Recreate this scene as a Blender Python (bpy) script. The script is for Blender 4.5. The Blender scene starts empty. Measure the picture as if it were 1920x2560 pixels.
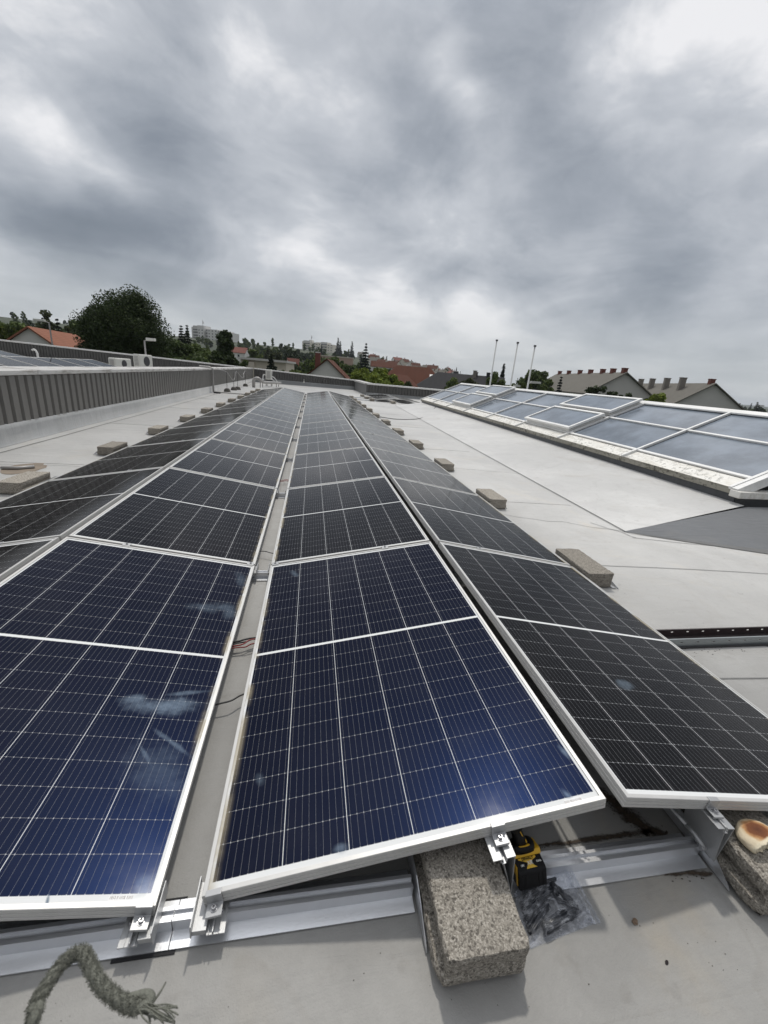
import bpy, bmesh, math, random
import numpy as np
from mathutils import Vector, Matrix, Euler
R = math.radians
S = bpy.context.scene
COL = S.collection

# ---------------------------------------------------------------- camera
CX = (0.27253, -0.68120, 1.19612)
YAW, PIT, ROL, FOC = 0.190761, -0.319904, 0.086953, 1032.82
_f = Vector((math.sin(YAW)*math.cos(PIT), math.cos(YAW)*math.cos(PIT), math.sin(PIT)))
_r = Vector((math.cos(YAW), -math.sin(YAW), 0.0))
_u = _r.cross(_f)
_c, _s = math.cos(ROL), math.sin(ROL)
RIGHT, UP, FWD = _c*_r + _s*_u, -_s*_r + _c*_u, _f
cam = bpy.data.cameras.new('camera')
camo = bpy.data.objects.new('camera', cam); COL.objects.link(camo)
m = Matrix((RIGHT, UP, -FWD)).transposed().to_4x4(); m.translation = CX
camo.matrix_world = m
cam.sensor_fit = 'VERTICAL'; cam.sensor_height = 36.0; cam.lens = FOC/2560*36.0
cam.clip_start = 0.02; cam.clip_end = 9000
cam.dof.use_dof = True; cam.dof.focus_distance = 3.0; cam.dof.aperture_fstop = 6.0
S.camera = camo
def ray(px, py):
    """direction of a point of the photograph, used to measure bearings of the town"""
    return FWD + RIGHT*((px-960)/FOC) + UP*((1280-py)/FOC)
def at(px, py, dist):
    d = ray(px, py); return Vector(CX) + d*(dist/math.hypot(d.x, d.y))
def bearing(px, py):
    d = ray(px, py); return math.atan2(d.x, d.y)

# ---------------------------------------------------------------- light and exposure
S.view_settings.view_transform = 'Standard'; S.view_settings.look = 'None'
S.view_settings.gamma = 1.0; S.view_settings.exposure = 0.0
SUN = Vector((0.075, 0.455, 0.886)).normalized()
sl = bpy.data.lights.new('sun', 'SUN'); sl.energy = 1.75; sl.angle = R(2.6); sl.color = (1.0, 0.95, 0.865)
so = bpy.data.objects.new('sun', sl); COL.objects.link(so)
so.rotation_euler = SUN.to_track_quat('Z', 'Y').to_euler(); so.location = (0, 0, 60)

# ---------------------------------------------------------------- node helpers
class NT:
    def __init__(s, nt): s.nt = nt; s.n = nt.nodes; s.l = nt.links
    def node(s, t, **kw):
        n = s.n.new(t)
        for k, v in kw.items(): setattr(n, k, v)
        return n
    def put(s, sock, v):
        if isinstance(v, bpy.types.NodeSocket): s.l.new(v, sock)
        elif v is not None:
            if hasattr(sock.default_value, '__len__') and not hasattr(v, '__len__'): v = (v,)*len(sock.default_value)
            if hasattr(v, '__len__') and len(v) == 3 and len(sock.default_value) == 4: v = (*v, 1.0)
            sock.default_value = v
    def math(s, op, a, b=None, c=None, clamp=False):
        n = s.node('ShaderNodeMath', operation=op, use_clamp=clamp)
        for i, v in enumerate((a, b, c)):
            if v is not None: s.put(n.inputs[i], v)
        return n.outputs[0]
    def vmath(s, op, a, b=None, scale=None, out=0):
        n = s.node('ShaderNodeVectorMath', operation=op)
        s.put(n.inputs[0], a)
        if b is not None: s.put(n.inputs[1], b)
        if scale is not None: s.put(n.inputs['Scale'], scale)
        return n.outputs[out]
    def noise(s, vec, scale, detail=4, rough=0.55, out=0, dist=0.0):
        n = s.node('ShaderNodeTexNoise'); s.put(n.inputs['Vector'], vec)
        n.inputs['Scale'].default_value = scale; n.inputs['Detail'].default_value = detail
        n.inputs['Roughness'].default_value = rough; n.inputs['Distortion'].default_value = dist
        return n.outputs[out]
    def vor(s, vec, scale, out='Distance', feature='F1'):
        n = s.node('ShaderNodeTexVoronoi', feature=feature); s.put(n.inputs['Vector'], vec)
        n.inputs['Scale'].default_value = scale
        return n.outputs[out]
    def ramp(s, fac, stops, interp='LINEAR'):
        n = s.node('ShaderNodeValToRGB'); s.put(n.inputs[0], fac); e = n.color_ramp.elements
        n.color_ramp.interpolation = interp
        for i, (p, c) in enumerate(stops):
            x = e[i] if i < 2 else e.new(p)
            x.position = p; x.color = (*c, 1) if hasattr(c, '__len__') else (c, c, c, 1)
        return n.outputs[0]
    def step(s, v, a, b):
        n = s.node('ShaderNodeMapRange', interpolation_type='SMOOTHSTEP'); s.put(n.inputs[0], v)
        n.inputs[1].default_value = a; n.inputs[2].default_value = b
        return n.outputs[0]
    def mix(s, f, a, b, mode='MIX'):
        n = s.node('ShaderNodeMix', data_type='RGBA', blend_type=mode)
        s.put(n.inputs[0], f); s.put(n.inputs[6], a); s.put(n.inputs[7], b)
        return n.outputs[2]
    def sep(s, v):
        n = s.node('ShaderNodeSeparateXYZ'); s.put(n.inputs[0], v); return n.outputs
    def comb(s, x, y, z):
        n = s.node('ShaderNodeCombineXYZ')
        for i, v in enumerate((x, y, z)): s.put(n.inputs[i], v)
        return n.outputs[0]
    def bump(s, h, strength=0.3, dist=0.01):
        n = s.node('ShaderNodeBump'); s.put(n.inputs['Height'], h)
        n.inputs['Strength'].default_value = strength; n.inputs['Distance'].default_value = dist
        return n.outputs[0]
def new_mat(name):
    mt = bpy.data.materials.new(name); mt.use_nodes = True
    t = NT(mt.node_tree); b = t.n['Principled BSDF']
    return mt, t, b
def obj_co(t): return t.node('ShaderNodeTexCoord').outputs['Object']
def world_co(t): return t.node('ShaderNodeNewGeometry').outputs['Position']

# ---------------------------------------------------------------- sky: cloud deck over a clear-sky base
W = bpy.data.worlds.new('World'); S.world = W; W.use_nodes = True
t = NT(W.node_tree); bg = t.n['Background']
nis = t.node('ShaderNodeTexSky', sky_type='NISHITA'); nis.sun_disc = False
nis.sun_elevation = math.asin(SUN.z); nis.sun_rotation = math.atan2(SUN.x, SUN.y)
nis.air_density = 1.0; nis.dust_density = 2.0
dirv = t.vmath('NORMALIZE', t.node('ShaderNodeTexCoord').outputs['Generated'])
dx, dy, dz = t.sep(dirv)
inv = t.math('DIVIDE', 1.0, t.math('ADD', t.math('MAXIMUM', dz, 0.0), 0.11))
AX = 0.60
pu = t.math('MULTIPLY', t.math('SUBTRACT', t.math('MULTIPLY', dx, math.cos(AX)), t.math('MULTIPLY', dy, math.sin(AX))), inv)
pv = t.math('MULTIPLY', t.math('ADD', t.math('MULTIPLY', dx, math.sin(AX)), t.math('MULTIPLY', dy, math.cos(AX))), inv)
P1 = t.comb(t.math('MULTIPLY', pu, 0.95), t.math('MULTIPLY', pv, 0.75), 0.3)
P2 = t.vmath('MULTIPLY', dirv, (2.6, 2.6, 5.2))
streak = t.noise(P1, 1.0, 3, 0.5, dist=0.7)
fine = t.noise(P2, 1.25, 7, 0.60, dist=0.35)
wn = t.noise(t.vmath('MULTIPLY', dirv, (3.4, 3.4, 6.0)), 1.0, 3, 0.55, out=1)
wd = t.vmath('ADD', dirv, t.vmath('SCALE', t.vmath('SUBTRACT', wn, (0.5, 0.5, 0.5)), scale=0.16))
acc = t.math('MULTIPLY_ADD', t.math('SUBTRACT', streak, 0.5), 0.42, 0.870)
acc = t.math('MULTIPLY_ADD', t.math('MULTIPLY', t.math('SUBTRACT', fine, 0.5), t.step(dz, -0.06, 0.16)), 0.88, acc)
fine2 = t.noise(t.vmath('MULTIPLY', dirv, (5.2, 5.2, 9.5)), 1.2, 5, 0.58, dist=0.6)
acc = t.math('MULTIPLY_ADD', t.math('MULTIPLY', t.math('SUBTRACT', fine2, 0.5), t.step(dz, -0.04, 0.2)), 0.40, acc)
def blob(x, y, w, sig):
    global acc
    d = ray(x*1.1573, y*1.1573).normalized()
    q = t.vmath('DISTANCE', wd, tuple(d), out=1)
    e = t.math('EXPONENT', t.math('MULTIPLY', t.math('MULTIPLY', q, q), -0.5/(sig/892.0)**2))
    acc = t.math('MULTIPLY_ADD', e, w, acc)
def seg(x0, y0, x1, y1, w, sig, n):
    for i in range(n):
        k = i/max(1, n-1); blob(x0+(x1-x0)*k, y0+(y1-y0)*k, w, sig)
# dark bands of the deck
seg(30, 190, 420, 350, -.24, 70, 4); seg(40, 480, 330, 570, -.26, 60, 3); seg(420, 410, 520, 465, -.14, 40, 2)
seg(1020, 30, 1250, 130, -.19, 105, 3); blob(120, 545, -.20, 60); seg(800, 350, 960, 430, -.12, 70, 2); seg(1290, 420, 1420, 590, -.16, 105, 3)
seg(620, 510, 1130, 625, -.20, 42, 4); seg(1480, 640, 1640, 690, -.12, 50, 2); seg(330, 650, 620, 690, -.16, 42, 3)
blob(350, 90, -.14, 60); blob(1560, 330, -.14, 100); seg(600, 220, 720, 330, -.10, 60, 2)
# thin bright gaps
seg(545, 90, 790, 270, .15, 30, 5); blob(500, 20, -.14, 60); seg(0, 60, 240, 130, .14, 55, 3); seg(20, 270, 270, 400, .28, 34, 4)
seg(0, 560, 260, 590, .14, 24, 4); seg(950, 60, 1000, 180, .22, 26, 3); seg(1500, 60, 1640, 120, .14, 90, 2)
seg(780, 665, 1250, 645, .14, 36, 5); seg(940, 470, 1000, 500, .14, 36, 2); seg(420, 440, 700, 620, .08, 36, 4)
seg(1350, 480, 1220, 600, .06, 36, 2)
cl = t.ramp(acc, [(0.0, (.175, .203, .240)), (0.3, (.238, .268, .312)), (0.55, (.372, .402, .448)), (0.8, (.565, .59, .63)), (1.0, (.885, .885, .90))])
# paler, slightly green air towards the horizon
hz = t.step(dz, 0.20, 0.0)
cl = t.mix(t.math('MULTIPLY', hz, 0.55), cl, (.49, .53, .545))
# the deck is brighter round the hidden sun and overhead
sd = t.vmath('DOT_PRODUCT', dirv, tuple(SUN), out=1)
glow = t.math('ADD', 1.0, t.math('ADD', t.math('MULTIPLY', t.step(sd, 0.84, 1.0), 1.15), t.math('MULTIPLY', t.step(dz, 0.66, 0.98), 0.45)))
# and the side of the sky turned away from it is duller
glow = t.math('MULTIPLY', glow, t.math('MULTIPLY_ADD', t.step(dy, -0.05, -0.6), -0.42, 1.0))
cl = t.vmath('SCALE', cl, scale=glow)
sky = t.mix(0.06, cl, t.vmath('SCALE', nis.outputs[0], scale=0.10))
t.put(bg.inputs[0], sky); bg.inputs[1].default_value = 1.0

# ---------------------------------------------------------------- mesh builder
class MB:
    def __init__(s): s.v = []; s.f = []; s.uv = None
    def add(s, verts, faces):
        o = len(s.v); s.v += [tuple(v) for v in verts]; s.f += [tuple(i+o for i in f) for f in faces]; return s
    def box(s, x0, x1, y0, y1, z0, z1, M=None):
        vs = [(x, y, z) for z in (z0, z1) for y in (y0, y1) for x in (x0, x1)]
        if M is not None: vs = [M @ Vector(v) for v in vs]
        return s.add(vs, [(0, 2, 3, 1), (4, 5, 7, 6), (0, 1, 5, 4), (2, 6, 7, 3), (0, 4, 6, 2), (1, 3, 7, 5)])
    def prism(s, prof, a, b, axis='y', M=None):
        """closed profile extruded from a to b along axis; prof is in the other two coordinates in order"""
        n = len(prof)
        def pt(p, k):
            v = {'y': (p[0], k, p[1]), 'x': (k, p[0], p[1]), 'z': (p[0], p[1], k)}[axis]
            return M @ Vector(v) if M is not None else v
        vs = [pt(p, a) for p in prof] + [pt(p, b) for p in prof]
        fs = [(i, (i+1) % n, n+(i+1) % n, n+i) for i in range(n)]
        fs += [tuple(range(n))[::-1], tuple(range(n, 2*n))]
        return s.add(vs, fs)
    def tube(s, pts, rad, seg=8, cap=True):
        pts = [Vector(p) for p in pts]; n = len(pts)
        rs = rad if hasattr(rad, '__len__') else [rad]*n
        o = len(s.v); prev = None
        for i, p in enumerate(pts):
            d = (pts[min(i+1, n-1)] - pts[max(i-1, 0)]).normalized()
            if prev is None:
                a = d.orthogonal().normalized()
            else:
                a = (prev - d*prev.dot(d)).normalized()
            prev = a; b = d.cross(a)
            for k in range(seg):
                q = 2*math.pi*k/seg; s.v.append(tuple(p + (a*math.cos(q) + b*math.sin(q))*rs[i]))
        for i in range(n-1):
            for k in range(seg):
                s.f.append((o+i*seg+k, o+i*seg+(k+1) % seg, o+(i+1)*seg+(k+1) % seg, o+(i+1)*seg+k))
        if cap:
            s.f.append(tuple(o+k for k in range(seg))[::-1]); s.f.append(tuple(o+(n-1)*seg+k for k in range(seg)))
        return s
    def quad(s, a, b, c, d): return s.add([a, b, c, d], [(0, 1, 2, 3)])
    def build(s, name, mat, parent=None, smooth=False, loc=None, bevel=0, uv=None):
        me = bpy.data.meshes.new(name); me.from_pydata(s.v, [], s.f)
        if uv is not None:
            lay = me.uv_layers.new(name='UVMap')
            for lp in me.loops: lay.data[lp.index].uv = uv(me.vertices[lp.vertex_index].co)
        bm = bmesh.new(); bm.from_mesh(me); bmesh.ops.recalc_face_normals(bm, faces=bm.faces); bm.to_mesh(me); bm.free()
        if smooth:
            for p in me.polygons: p.use_smooth = True
        me.materials.append(mat)
        return link(name, me, parent, loc, bevel)
def link(name, me, parent=None, loc=None, bevel=0):
    o = bpy.data.objects.new(name, me); COL.objects.link(o)
    if parent is not None: o.parent = parent
    if loc is not None: o.location = loc
    if bevel:
        b = o.modifiers.new('bevel', 'BEVEL'); b.width = bevel; b.segments = 2; b.limit_method = 'ANGLE'
    return o
def tag(o, label=None, cat=None, group=None, kind=None):
    if label: o['label'] = label
    if cat: o['category'] = cat
    if group: o['group'] = group
    if kind: o['kind'] = kind
    return o
def empty(name, loc=(0, 0, 0), rot=(0, 0, 0)):
    o = bpy.data.objects.new(name, None); COL.objects.link(o); o.location = loc; o.rotation_euler = rot
    o.empty_display_size = 0.1
    return o
def copy_tree(o, parent=None, kids=True):
    c = o.copy(); COL.objects.link(c); c.parent = parent
    if kids:
        for ch in [q for q in ALLKIDS(o)]: copy_tree(ch, c)
    return c
def ALLKIDS(o): return list(o.children)
ORD = ['nearest', 'second', 'third', 'fourth', 'fifth', 'sixth', 'seventh', 'eighth', 'ninth', 'tenth', 'eleventh', 'twelfth', 'thirteenth', 'farthest']
rng = random.Random(7); nrng = np.random.default_rng(11)
RZ = -0.095                       # roof membrane

# ---------------------------------------------------------------- materials
def simple(name, col, rough=0.6, var=0.15, scale=6.0, metal=0.0, spec=0.5, bump=0.0, bscale=60, coord='obj'):
    mt, t, b = new_mat(name); co = obj_co(t) if coord == 'obj' else world_co(t)
    n = t.noise(co, scale, 5, 0.6)
    f = t.math('MULTIPLY_ADD', t.math('SUBTRACT', n, 0.5), 2*var, 1.0)
    t.put(b.inputs['Base Color'], t.vmath('SCALE', tuple(col), scale=f))
    b.inputs['Roughness'].default_value = rough; b.inputs['Metallic'].default_value = metal
    b.inputs['Specular IOR Level'].default_value = spec
    if bump: t.put(b.inputs['Normal'], t.bump(t.noise(co, bscale, 4, 0.6), bump, 0.01))
    return mt
M = {}
M['alu'] = simple('anodised_aluminium', (.43, .435, .44), 0.46, 0.10, 30, 0.55, 0.5, 0.06, 300)
M['frame'] = simple('panel_frame', (.56, .555, .54), 0.45, 0.12, 22, 0.35, 0.5)
M['mill'] = simple('mill_aluminium', (.66, .67, .69), 0.34, 0.10, 14, 0.75, 0.5, 0.05, 220)
M['steel'] = simple('bolt_steel', (.42, .42, .43), 0.35, 0.1, 40, 0.9)
M['rubber'] = simple('black_rubber', (.012, .012, .014), 0.8, 0.3, 30)
M['white_back'] = simple('panel_backsheet', (.35, .35, .35), 0.7)
M['black_plastic'] = simple('black_plastic', (.007, .007, .008), 0.55, 0.25, 60, 0, 0.22)
M['yellow'] = simple('yellow_plastic', (.62, .36, .015), 0.42, 0.1, 60)
M['white_print'] = simple('white_print', (.72, .72, .70), 0.5, 0.03)
M['yellow_print'] = simple('yellow_print', (.70, .44, .04), 0.5, 0.03)
M['cable_black'] = simple('black_cable_sheath', (.015, .015, .016), 0.5)
M['cable_red'] = simple('red_cable_sheath', (.22, .012, .012), 0.45)
M['galv'] = simple('galvanised_pipe', (.36, .35, .34), 0.5, 0.2, 9, 0.3)
M['white_paint'] = simple('white_paint', (.72, .72, .70), 0.4, 0.06, 4)
M['pole'] = simple('flagpole_paint', (.62, .63, .62), 0.4, 0.08, 2)
M['dark_metal'] = simple('dark_metal', (.05, .05, .055), 0.5)
M['ac'] = simple('ac_casing', (.62, .62, .58), 0.5, 0.06, 5)
M['dark_glass'] = simple('window_glass', (.03, .035, .04), 0.12, 0.2, 3)

# roof membrane: pale grey sheet, weathered
def membrane(name, base, stain=1.0, far=1.0):
    mt, t, b = new_mat(name); co = world_co(t)
    lo = t.noise(co, 0.55, 5, 0.6); md = t.noise(co, 3.2, 6, 0.65, dist=0.6); hi = t.noise(co, 55, 4, 0.6)
    sp = t.noise(co, 18, 3, 0.5); ye = t.noise(co, 1.15, 5, 0.62, dist=1.0)
    c = t.mix(t.step(lo, 0.35, 0.68), [x*0.84 for x in base], [x*1.10 for x in base])
    c = t.mix(t.math('MULTIPLY', t.step(md, 0.40, 0.75), 0.36*stain), c, [x*0.66 for x in base])
    c = t.mix(t.math('MULTIPLY', t.step(ye, 0.54, 0.80), 0.55*stain), c, (.33, .285, .215))
    c = t.mix(t.math('MULTIPLY', t.step(sp, 0.60, 0.80), 0.42*stain), c, (.17, .16, .145))
    c = t.mix(t.math('MULTIPLY', t.step(hi, 0.35, 0.7), 0.16), c, [x*0.75 for x in base])
    # tide marks of dried puddles and wind-drawn dirt streaks
    tm = t.noise(co, .9, 3, .5, dist=.8); band = t.math('MULTIPLY', t.step(tm, .555, .565), t.step(tm, .585, .567))
    c = t.mix(t.math('MULTIPLY', band, .15*stain), c, (.20, .185, .16))
    band2 = t.math('MULTIPLY', t.step(tm, .40, .407), t.step(tm, .424, .408)); c = t.mix(t.math('MULTIPLY', band2, .10*stain), c, (.20, .185, .16))
    sk_ = t.noise(t.vmath('MULTIPLY', co, (1.3, 7.5, 1.0)), 3.0, 5, .65, dist=.3); c = t.mix(t.math('MULTIPLY', t.step(sk_, .55, .75), .20*stain), c, [x*.62 for x in base])
    if far != 1.0:   # grazing brightness of the far and right roof put into the colour
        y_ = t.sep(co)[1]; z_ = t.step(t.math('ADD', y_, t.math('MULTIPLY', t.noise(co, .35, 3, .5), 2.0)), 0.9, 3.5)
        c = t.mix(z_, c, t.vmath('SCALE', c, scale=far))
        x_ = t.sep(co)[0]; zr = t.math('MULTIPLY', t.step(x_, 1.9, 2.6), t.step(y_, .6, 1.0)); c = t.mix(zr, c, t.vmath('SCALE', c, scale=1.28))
    t.put(b.inputs['Base Color'], c)
    t.put(b.inputs['Roughness'], t.math('MULTIPLY_ADD', md, 0.25, 0.42)); b.inputs['Specular IOR Level'].default_value = 0.45
    b.inputs['Sheen Weight'].default_value = 0.6; b.inputs['Sheen Roughness'].default_value = 0.45
    wr = t.noise(t.vmath('MULTIPLY', co, (1.0, 4.0, 1.0)), 1.7, 4, 0.55, dist=1.4)
    h = t.math('ADD', t.math('ADD', t.math('MULTIPLY', wr, 1.6), t.math('MULTIPLY', t.noise(co, 260, 3, 0.6), 0.25)), t.math('ADD', t.math('MULTIPLY', t.noise(co, 9, 4, 0.5), 0.5), t.noise(co, 1.6, 3, 0.5)))
    t.put(b.inputs['Normal'], t.bump(h, 0.35, 0.012))
    return mt
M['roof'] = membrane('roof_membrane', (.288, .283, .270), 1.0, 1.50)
M['ramp'] = membrane('ramp_membrane', (.63, .622, .60), 0.9)
M['upturn'] = membrane('upturn_membrane', (.33, .34, .345), 0.5)
M['upstand'] = membrane('dark_grey_membrane', (.075, .080, .087), 0.3)
M['seam'] = simple('dirty_seam', (.17, .17, .165), 0.7, 0.35, 9)
def clad(name, col):
    mt, t, b = new_mat(name); co = world_co(t)
    st = t.noise(t.vmath('MULTIPLY', co, (3.0, 3.0, 0.5)), 2.0, 5, 0.6)
    c = t.mix(st, [x*0.78 for x in col], [x*1.18 for x in col]); fl = t.noise(t.vmath('MULTIPLY', co, (14.0, 14.0, .6)), 2.0, 4, .6); c = t.mix(t.math('MULTIPLY', t.step(fl, .6, .75), .35), c, [x*.6 for x in col])
    t.put(b.inputs['Base Color'], c); b.inputs['Roughness'].default_value = 0.5
    b.inputs['Specular IOR Level'].default_value = 0.35
    return mt
M['clad'] = clad('grey_cladding', (.165, .160, .150)); M['clad_dark'] = clad('dark_grey_cladding', (.105, .103, .10))
M['flash'] = clad('grey_flashing', (.15, .15, .148))
def coping_mat(name, base, dirt, algae=0.0):
    mt, t, b = new_mat(name); co = world_co(t)
    st = t.noise(t.vmath('MULTIPLY', co, (7.0, 1.0, 6.0)), 2.0, 6, 0.72)
    c = t.mix(t.step(st, 0.42, 0.72), base, dirt)
    if algae:
        vo = t.noise(co, 17, 5, 0.75); lo = t.noise(co, 1.1, 3, 0.6)
        k = t.math('MULTIPLY', t.step(vo, 0.51, 0.60), t.step(lo, 0.34, 0.58))
        c = t.mix(t.math('MULTIPLY', k, algae), c, (.045, .042, .032))
    t.put(b.inputs['Base Color'], c); b.inputs['Roughness'].default_value = 0.5
    return mt
M['coping'] = coping_mat('weathered_coping', (.56, .555, .54), (.23, .205, .175))
M['coping_white'] = coping_mat('bright_coping', (.74, .74, .73), (.60, .59, .57))
M['coping_algae'] = coping_mat('algae_coping', (.78, .765, .72), (.58, .55, .48), 0.6)
M['coping_lip'] = coping_mat('algae_lip', (.30, .285, .24), (.17, .16, .125), 0.95)
M['bar'] = coping_mat('white_glazing_bar', (.78, .78, .77), (.68, .68, .66))
def glaze(name, col):
    mt, t, b = new_mat(name); co = world_co(t)
    n = t.noise(co, 1.4, 4, 0.6); n2 = t.noise(co, 45, 3, 0.6)
    c = t.mix(t.step(n, .3, .7), [x*0.62 for x in col], [x*1.3 for x in col])  # cloud reflections painted into the pane colour as soft noise
    t.put(b.inputs['Base Color'], t.mix(t.math('MULTIPLY', n2, 0.3), c, [x*1.5 for x in col]))
    t.put(b.inputs['Roughness'], t.math('MULTIPLY_ADD', n, 0.16, 0.03)); b.inputs['Specular IOR Level'].default_value = 1.0
    st = t.noise(t.vmath('MULTIPLY', co, (2.0, 9.0, 2.0)), 2.0, 5, .7); t.put(b.inputs['Coat Weight'], t.math('MULTIPLY', st, .3))
    return mt
M['glaze'] = glaze('skylight_glazing', (.175, .205, .245))

# concrete of the ballast blocks: coarse aggregate
def concrete():
    mt, t, b = new_mat('aggregate_concrete'); rn = t.node('ShaderNodeObjectInfo').outputs['Random']; co = t.vmath('ADD', obj_co(t), t.comb(t.math('MULTIPLY', rn, 17.0), t.math('MULTIPLY', rn, 41.0), 0.0))
    v = t.node('ShaderNodeTexVoronoi'); t.put(v.inputs['Vector'], co); v.inputs['Scale'].default_value = 330
    v2 = t.node('ShaderNodeTexVoronoi'); t.put(v2.inputs['Vector'], co); v2.inputs['Scale'].default_value = 190
    g = t.sep(v.outputs['Color'])[0]; g2 = t.sep(v2.outputs['Color'])[1]
    c = t.ramp(g, [(0, (.15, .136, .115)), (.3, (.27, .248, .214)), (.7, (.35, .323, .28)), (1, (.52, .485, .43))])
    c = t.mix(t.math('MULTIPLY', t.step(g2, 0.84, 0.9), 0.75), c, (.06, .053, .047))
    n = t.noise(co, 95, 4, 0.7)
    c = t.mix(t.math('MULTIPLY', t.step(n, 0.60, 0.70), 0.7), c, (.06, .053, .046))
    lo = t.noise(co, 9, 4, 0.6)
    c = t.mix(t.math('MULTIPLY', lo, 0.3), c, (.33, .305, .265))
    c = t.vmath('SCALE', c, scale=t.math('MULTIPLY_ADD', rn, .3, .82))
    t.put(b.inputs['Base Color'], c); b.inputs['Roughness'].default_value = 0.92; b.inputs['Specular IOR Level'].default_value = 0.15
    h = t.math('SUBTRACT', t.math('MULTIPLY', v.outputs['Distance'], -0.6), t.math('MULTIPLY', t.step(n, 0.58, 0.72), 1.2))
    t.put(b.inputs['Normal'], t.bump(h, 0.7, 0.0025))
    return mt
M['concrete'] = concrete()

# photovoltaic cells under glass: six columns of half cells, nine busbars each
PW, PL, LIP = 1.038, 1.755, 0.011
def pv(name, spots=(), sheen=(.08, .12, .35), tint=(.0020, .0020, .0036), k=.007, streaks=False):
    mt, t, b = new_mat(name); KS = k
    uv = t.node('ShaderNodeUVMap'); uv.uv_map = 'UVMap'
    u, v, _ = t.sep(uv.outputs[0])
    p, h = .1670, .0843
    u0 = PW/2 - 3*p
    cu = t.math('DIVIDE', t.math('SUBTRACT', u, u0), p)
    fu = t.math('FRACT', cu)
    du = t.math('MULTIPLY', t.math('MINIMUM', fu, t.math('SUBTRACT', 1.0, fu)), p)
    vm = t.math('ABSOLUTE', t.math('SUBTRACT', v, PL/2))
    w = t.math('DIVIDE', t.math('SUBTRACT', vm, .0075), h)
    fw = t.math('FRACT', w)
    dv = t.math('MULTIPLY', t.math('MINIMUM', fw, t.math('SUBTRACT', 1.0, fw)), h)
    db = t.math('MULTIPLY', t.math('ABSOLUTE', t.math('SUBTRACT', t.math('FRACT', t.math('MULTIPLY', fu, 9.0)), 0.5)), p/9)
    lt = lambda a, k: t.math('LESS_THAN', a, k)
    gt = lambda a, k: t.math('GREATER_THAN', a, k)
    mx = lambda a, c: t.math('MAXIMUM', a, c)
    border = mx(mx(lt(cu, -0.004), gt(cu, 6.004)), mx(gt(w, 10.004), lt(vm, .0068)))
    colL = lt(du, .00085); rowL = lt(dv, .00042); bus = lt(db, .00031)
    dots = t.math('MULTIPLY', lt(db, .0011), lt(dv, .0018))
    cn = t.noise(t.comb(t.math('FLOOR', cu), t.math('FLOOR', t.math('DIVIDE', v, h)), 3.0), 7.3, 1)
    base = t.mix(cn, [x*0.75 for x in tint], [x*1.3 for x in tint])
    fing = t.math('MULTIPLY', t.noise(uv.outputs[0], 900, 2), 0.5)
    base = t.mix(t.math('MULTIPLY', fing, 0.05), base, (.03, .035, .06))
    c = t.mix(t.math('MULTIPLY', bus, 0.5), base, (.33, .34, .37))
    c = t.mix(t.math('MULTIPLY', rowL, 0.5), c, (.42, .43, .45))
    c = t.mix(t.math('MULTIPLY', dots, 0.6), c, (.62, .63, .64))
    c = t.mix(colL, c, (.64, .65, .66))
    c = t.mix(border, c, (.70, .71, .71))
    lines = mx(border, mx(colL, mx(rowL, bus)))
    # fine dust, a line of silt gathered along the low edge
    oi = t.node('ShaderNodeObjectInfo').outputs['Random']
    co = t.vmath('ADD', uv.outputs[0], t.comb(t.math('MULTIPLY', oi, 37.0), t.math('MULTIPLY', oi, 91.0), 0.0))
    dn = t.noise(co, 5.5, 5, 0.65); ds = t.noise(co, 90, 3, 0.6)
    c = t.mix(t.math('MULTIPLY', t.step(dn, 0.45, 0.8), 0.009), c, (.40, .38, .34))
    c = t.mix(t.math('MULTIPLY', t.step(ds, 0.70, 0.76), 0.10), c, (.36, .38, .42))
    en = t.noise(t.vmath('MULTIPLY', co, (1.0, 3.0, 1.0)), 1.6, 4, 0.6)
    silt = t.math('MULTIPLY', t.step(u, 0.040, 0.012), t.step(en, 0.42, 0.62))
    c = t.mix(t.math('MULTIPLY', silt, 0.75), c, (.36, .31, .21))
    for (su, sv, ru, rv, ang, k) in spots:
        a = t.math('SUBTRACT', u, su); bb = t.math('SUBTRACT', v, sv)
        ca, sa = math.cos(ang), math.sin(ang)
        e1 = t.math('DIVIDE', t.math('ADD', t.math('MULTIPLY', a, ca), t.math('MULTIPLY', bb, sa)), ru)
        e2 = t.math('DIVIDE', t.math('SUBTRACT', t.math('MULTIPLY', bb, ca), t.math('MULTIPLY', a, sa)), rv)
        q = t.math('SQRT', t.math('ADD', t.math('MULTIPLY', e1, e1), t.math('MULTIPLY', e2, e2)))
        q = t.math('ADD', q, t.math('MULTIPLY', t.math('SUBTRACT', t.noise(uv.outputs[0], 13, 5, 0.62), 0.5), 1.9))
        s = t.math('MULTIPLY', t.math('MULTIPLY', t.step(q, 1.15, 0.1), k), t.math('MULTIPLY_ADD', t.step(t.noise(uv.outputs[0], 40, 5, .7), .3, .65), .45, .55))
        c = t.mix(s, c, (.155, .20, .25))
    t.put(b.inputs['Base Color'], c)
    t.put(b.inputs['Roughness'], t.math('MULTIPLY_ADD', t.step(dn, 0.3, 0.8), 0.07, 0.075))
    b.inputs['Specular IOR Level'].default_value = 0.09
    # the textured cell surface scatters a broad blue sheen
    gl = t.node('ShaderNodeBsdfGlossy'); t.put(gl.inputs['Color'], sheen); gl.inputs['Roughness'].default_value = 0.30
    ms = t.node('ShaderNodeMixShader')
    t.put(ms.inputs[0], t.math('MULTIPLY', t.math('SUBTRACT', 1.0, lines), KS))
    t.l.new(b.outputs[0], ms.inputs[1]); t.l.new(gl.outputs[0], ms.inputs[2])
    t.l.new(ms.outputs[0], t.n['Material Output'].inputs[0])
    return mt
M['pv'] = pv('solar_cells')
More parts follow.
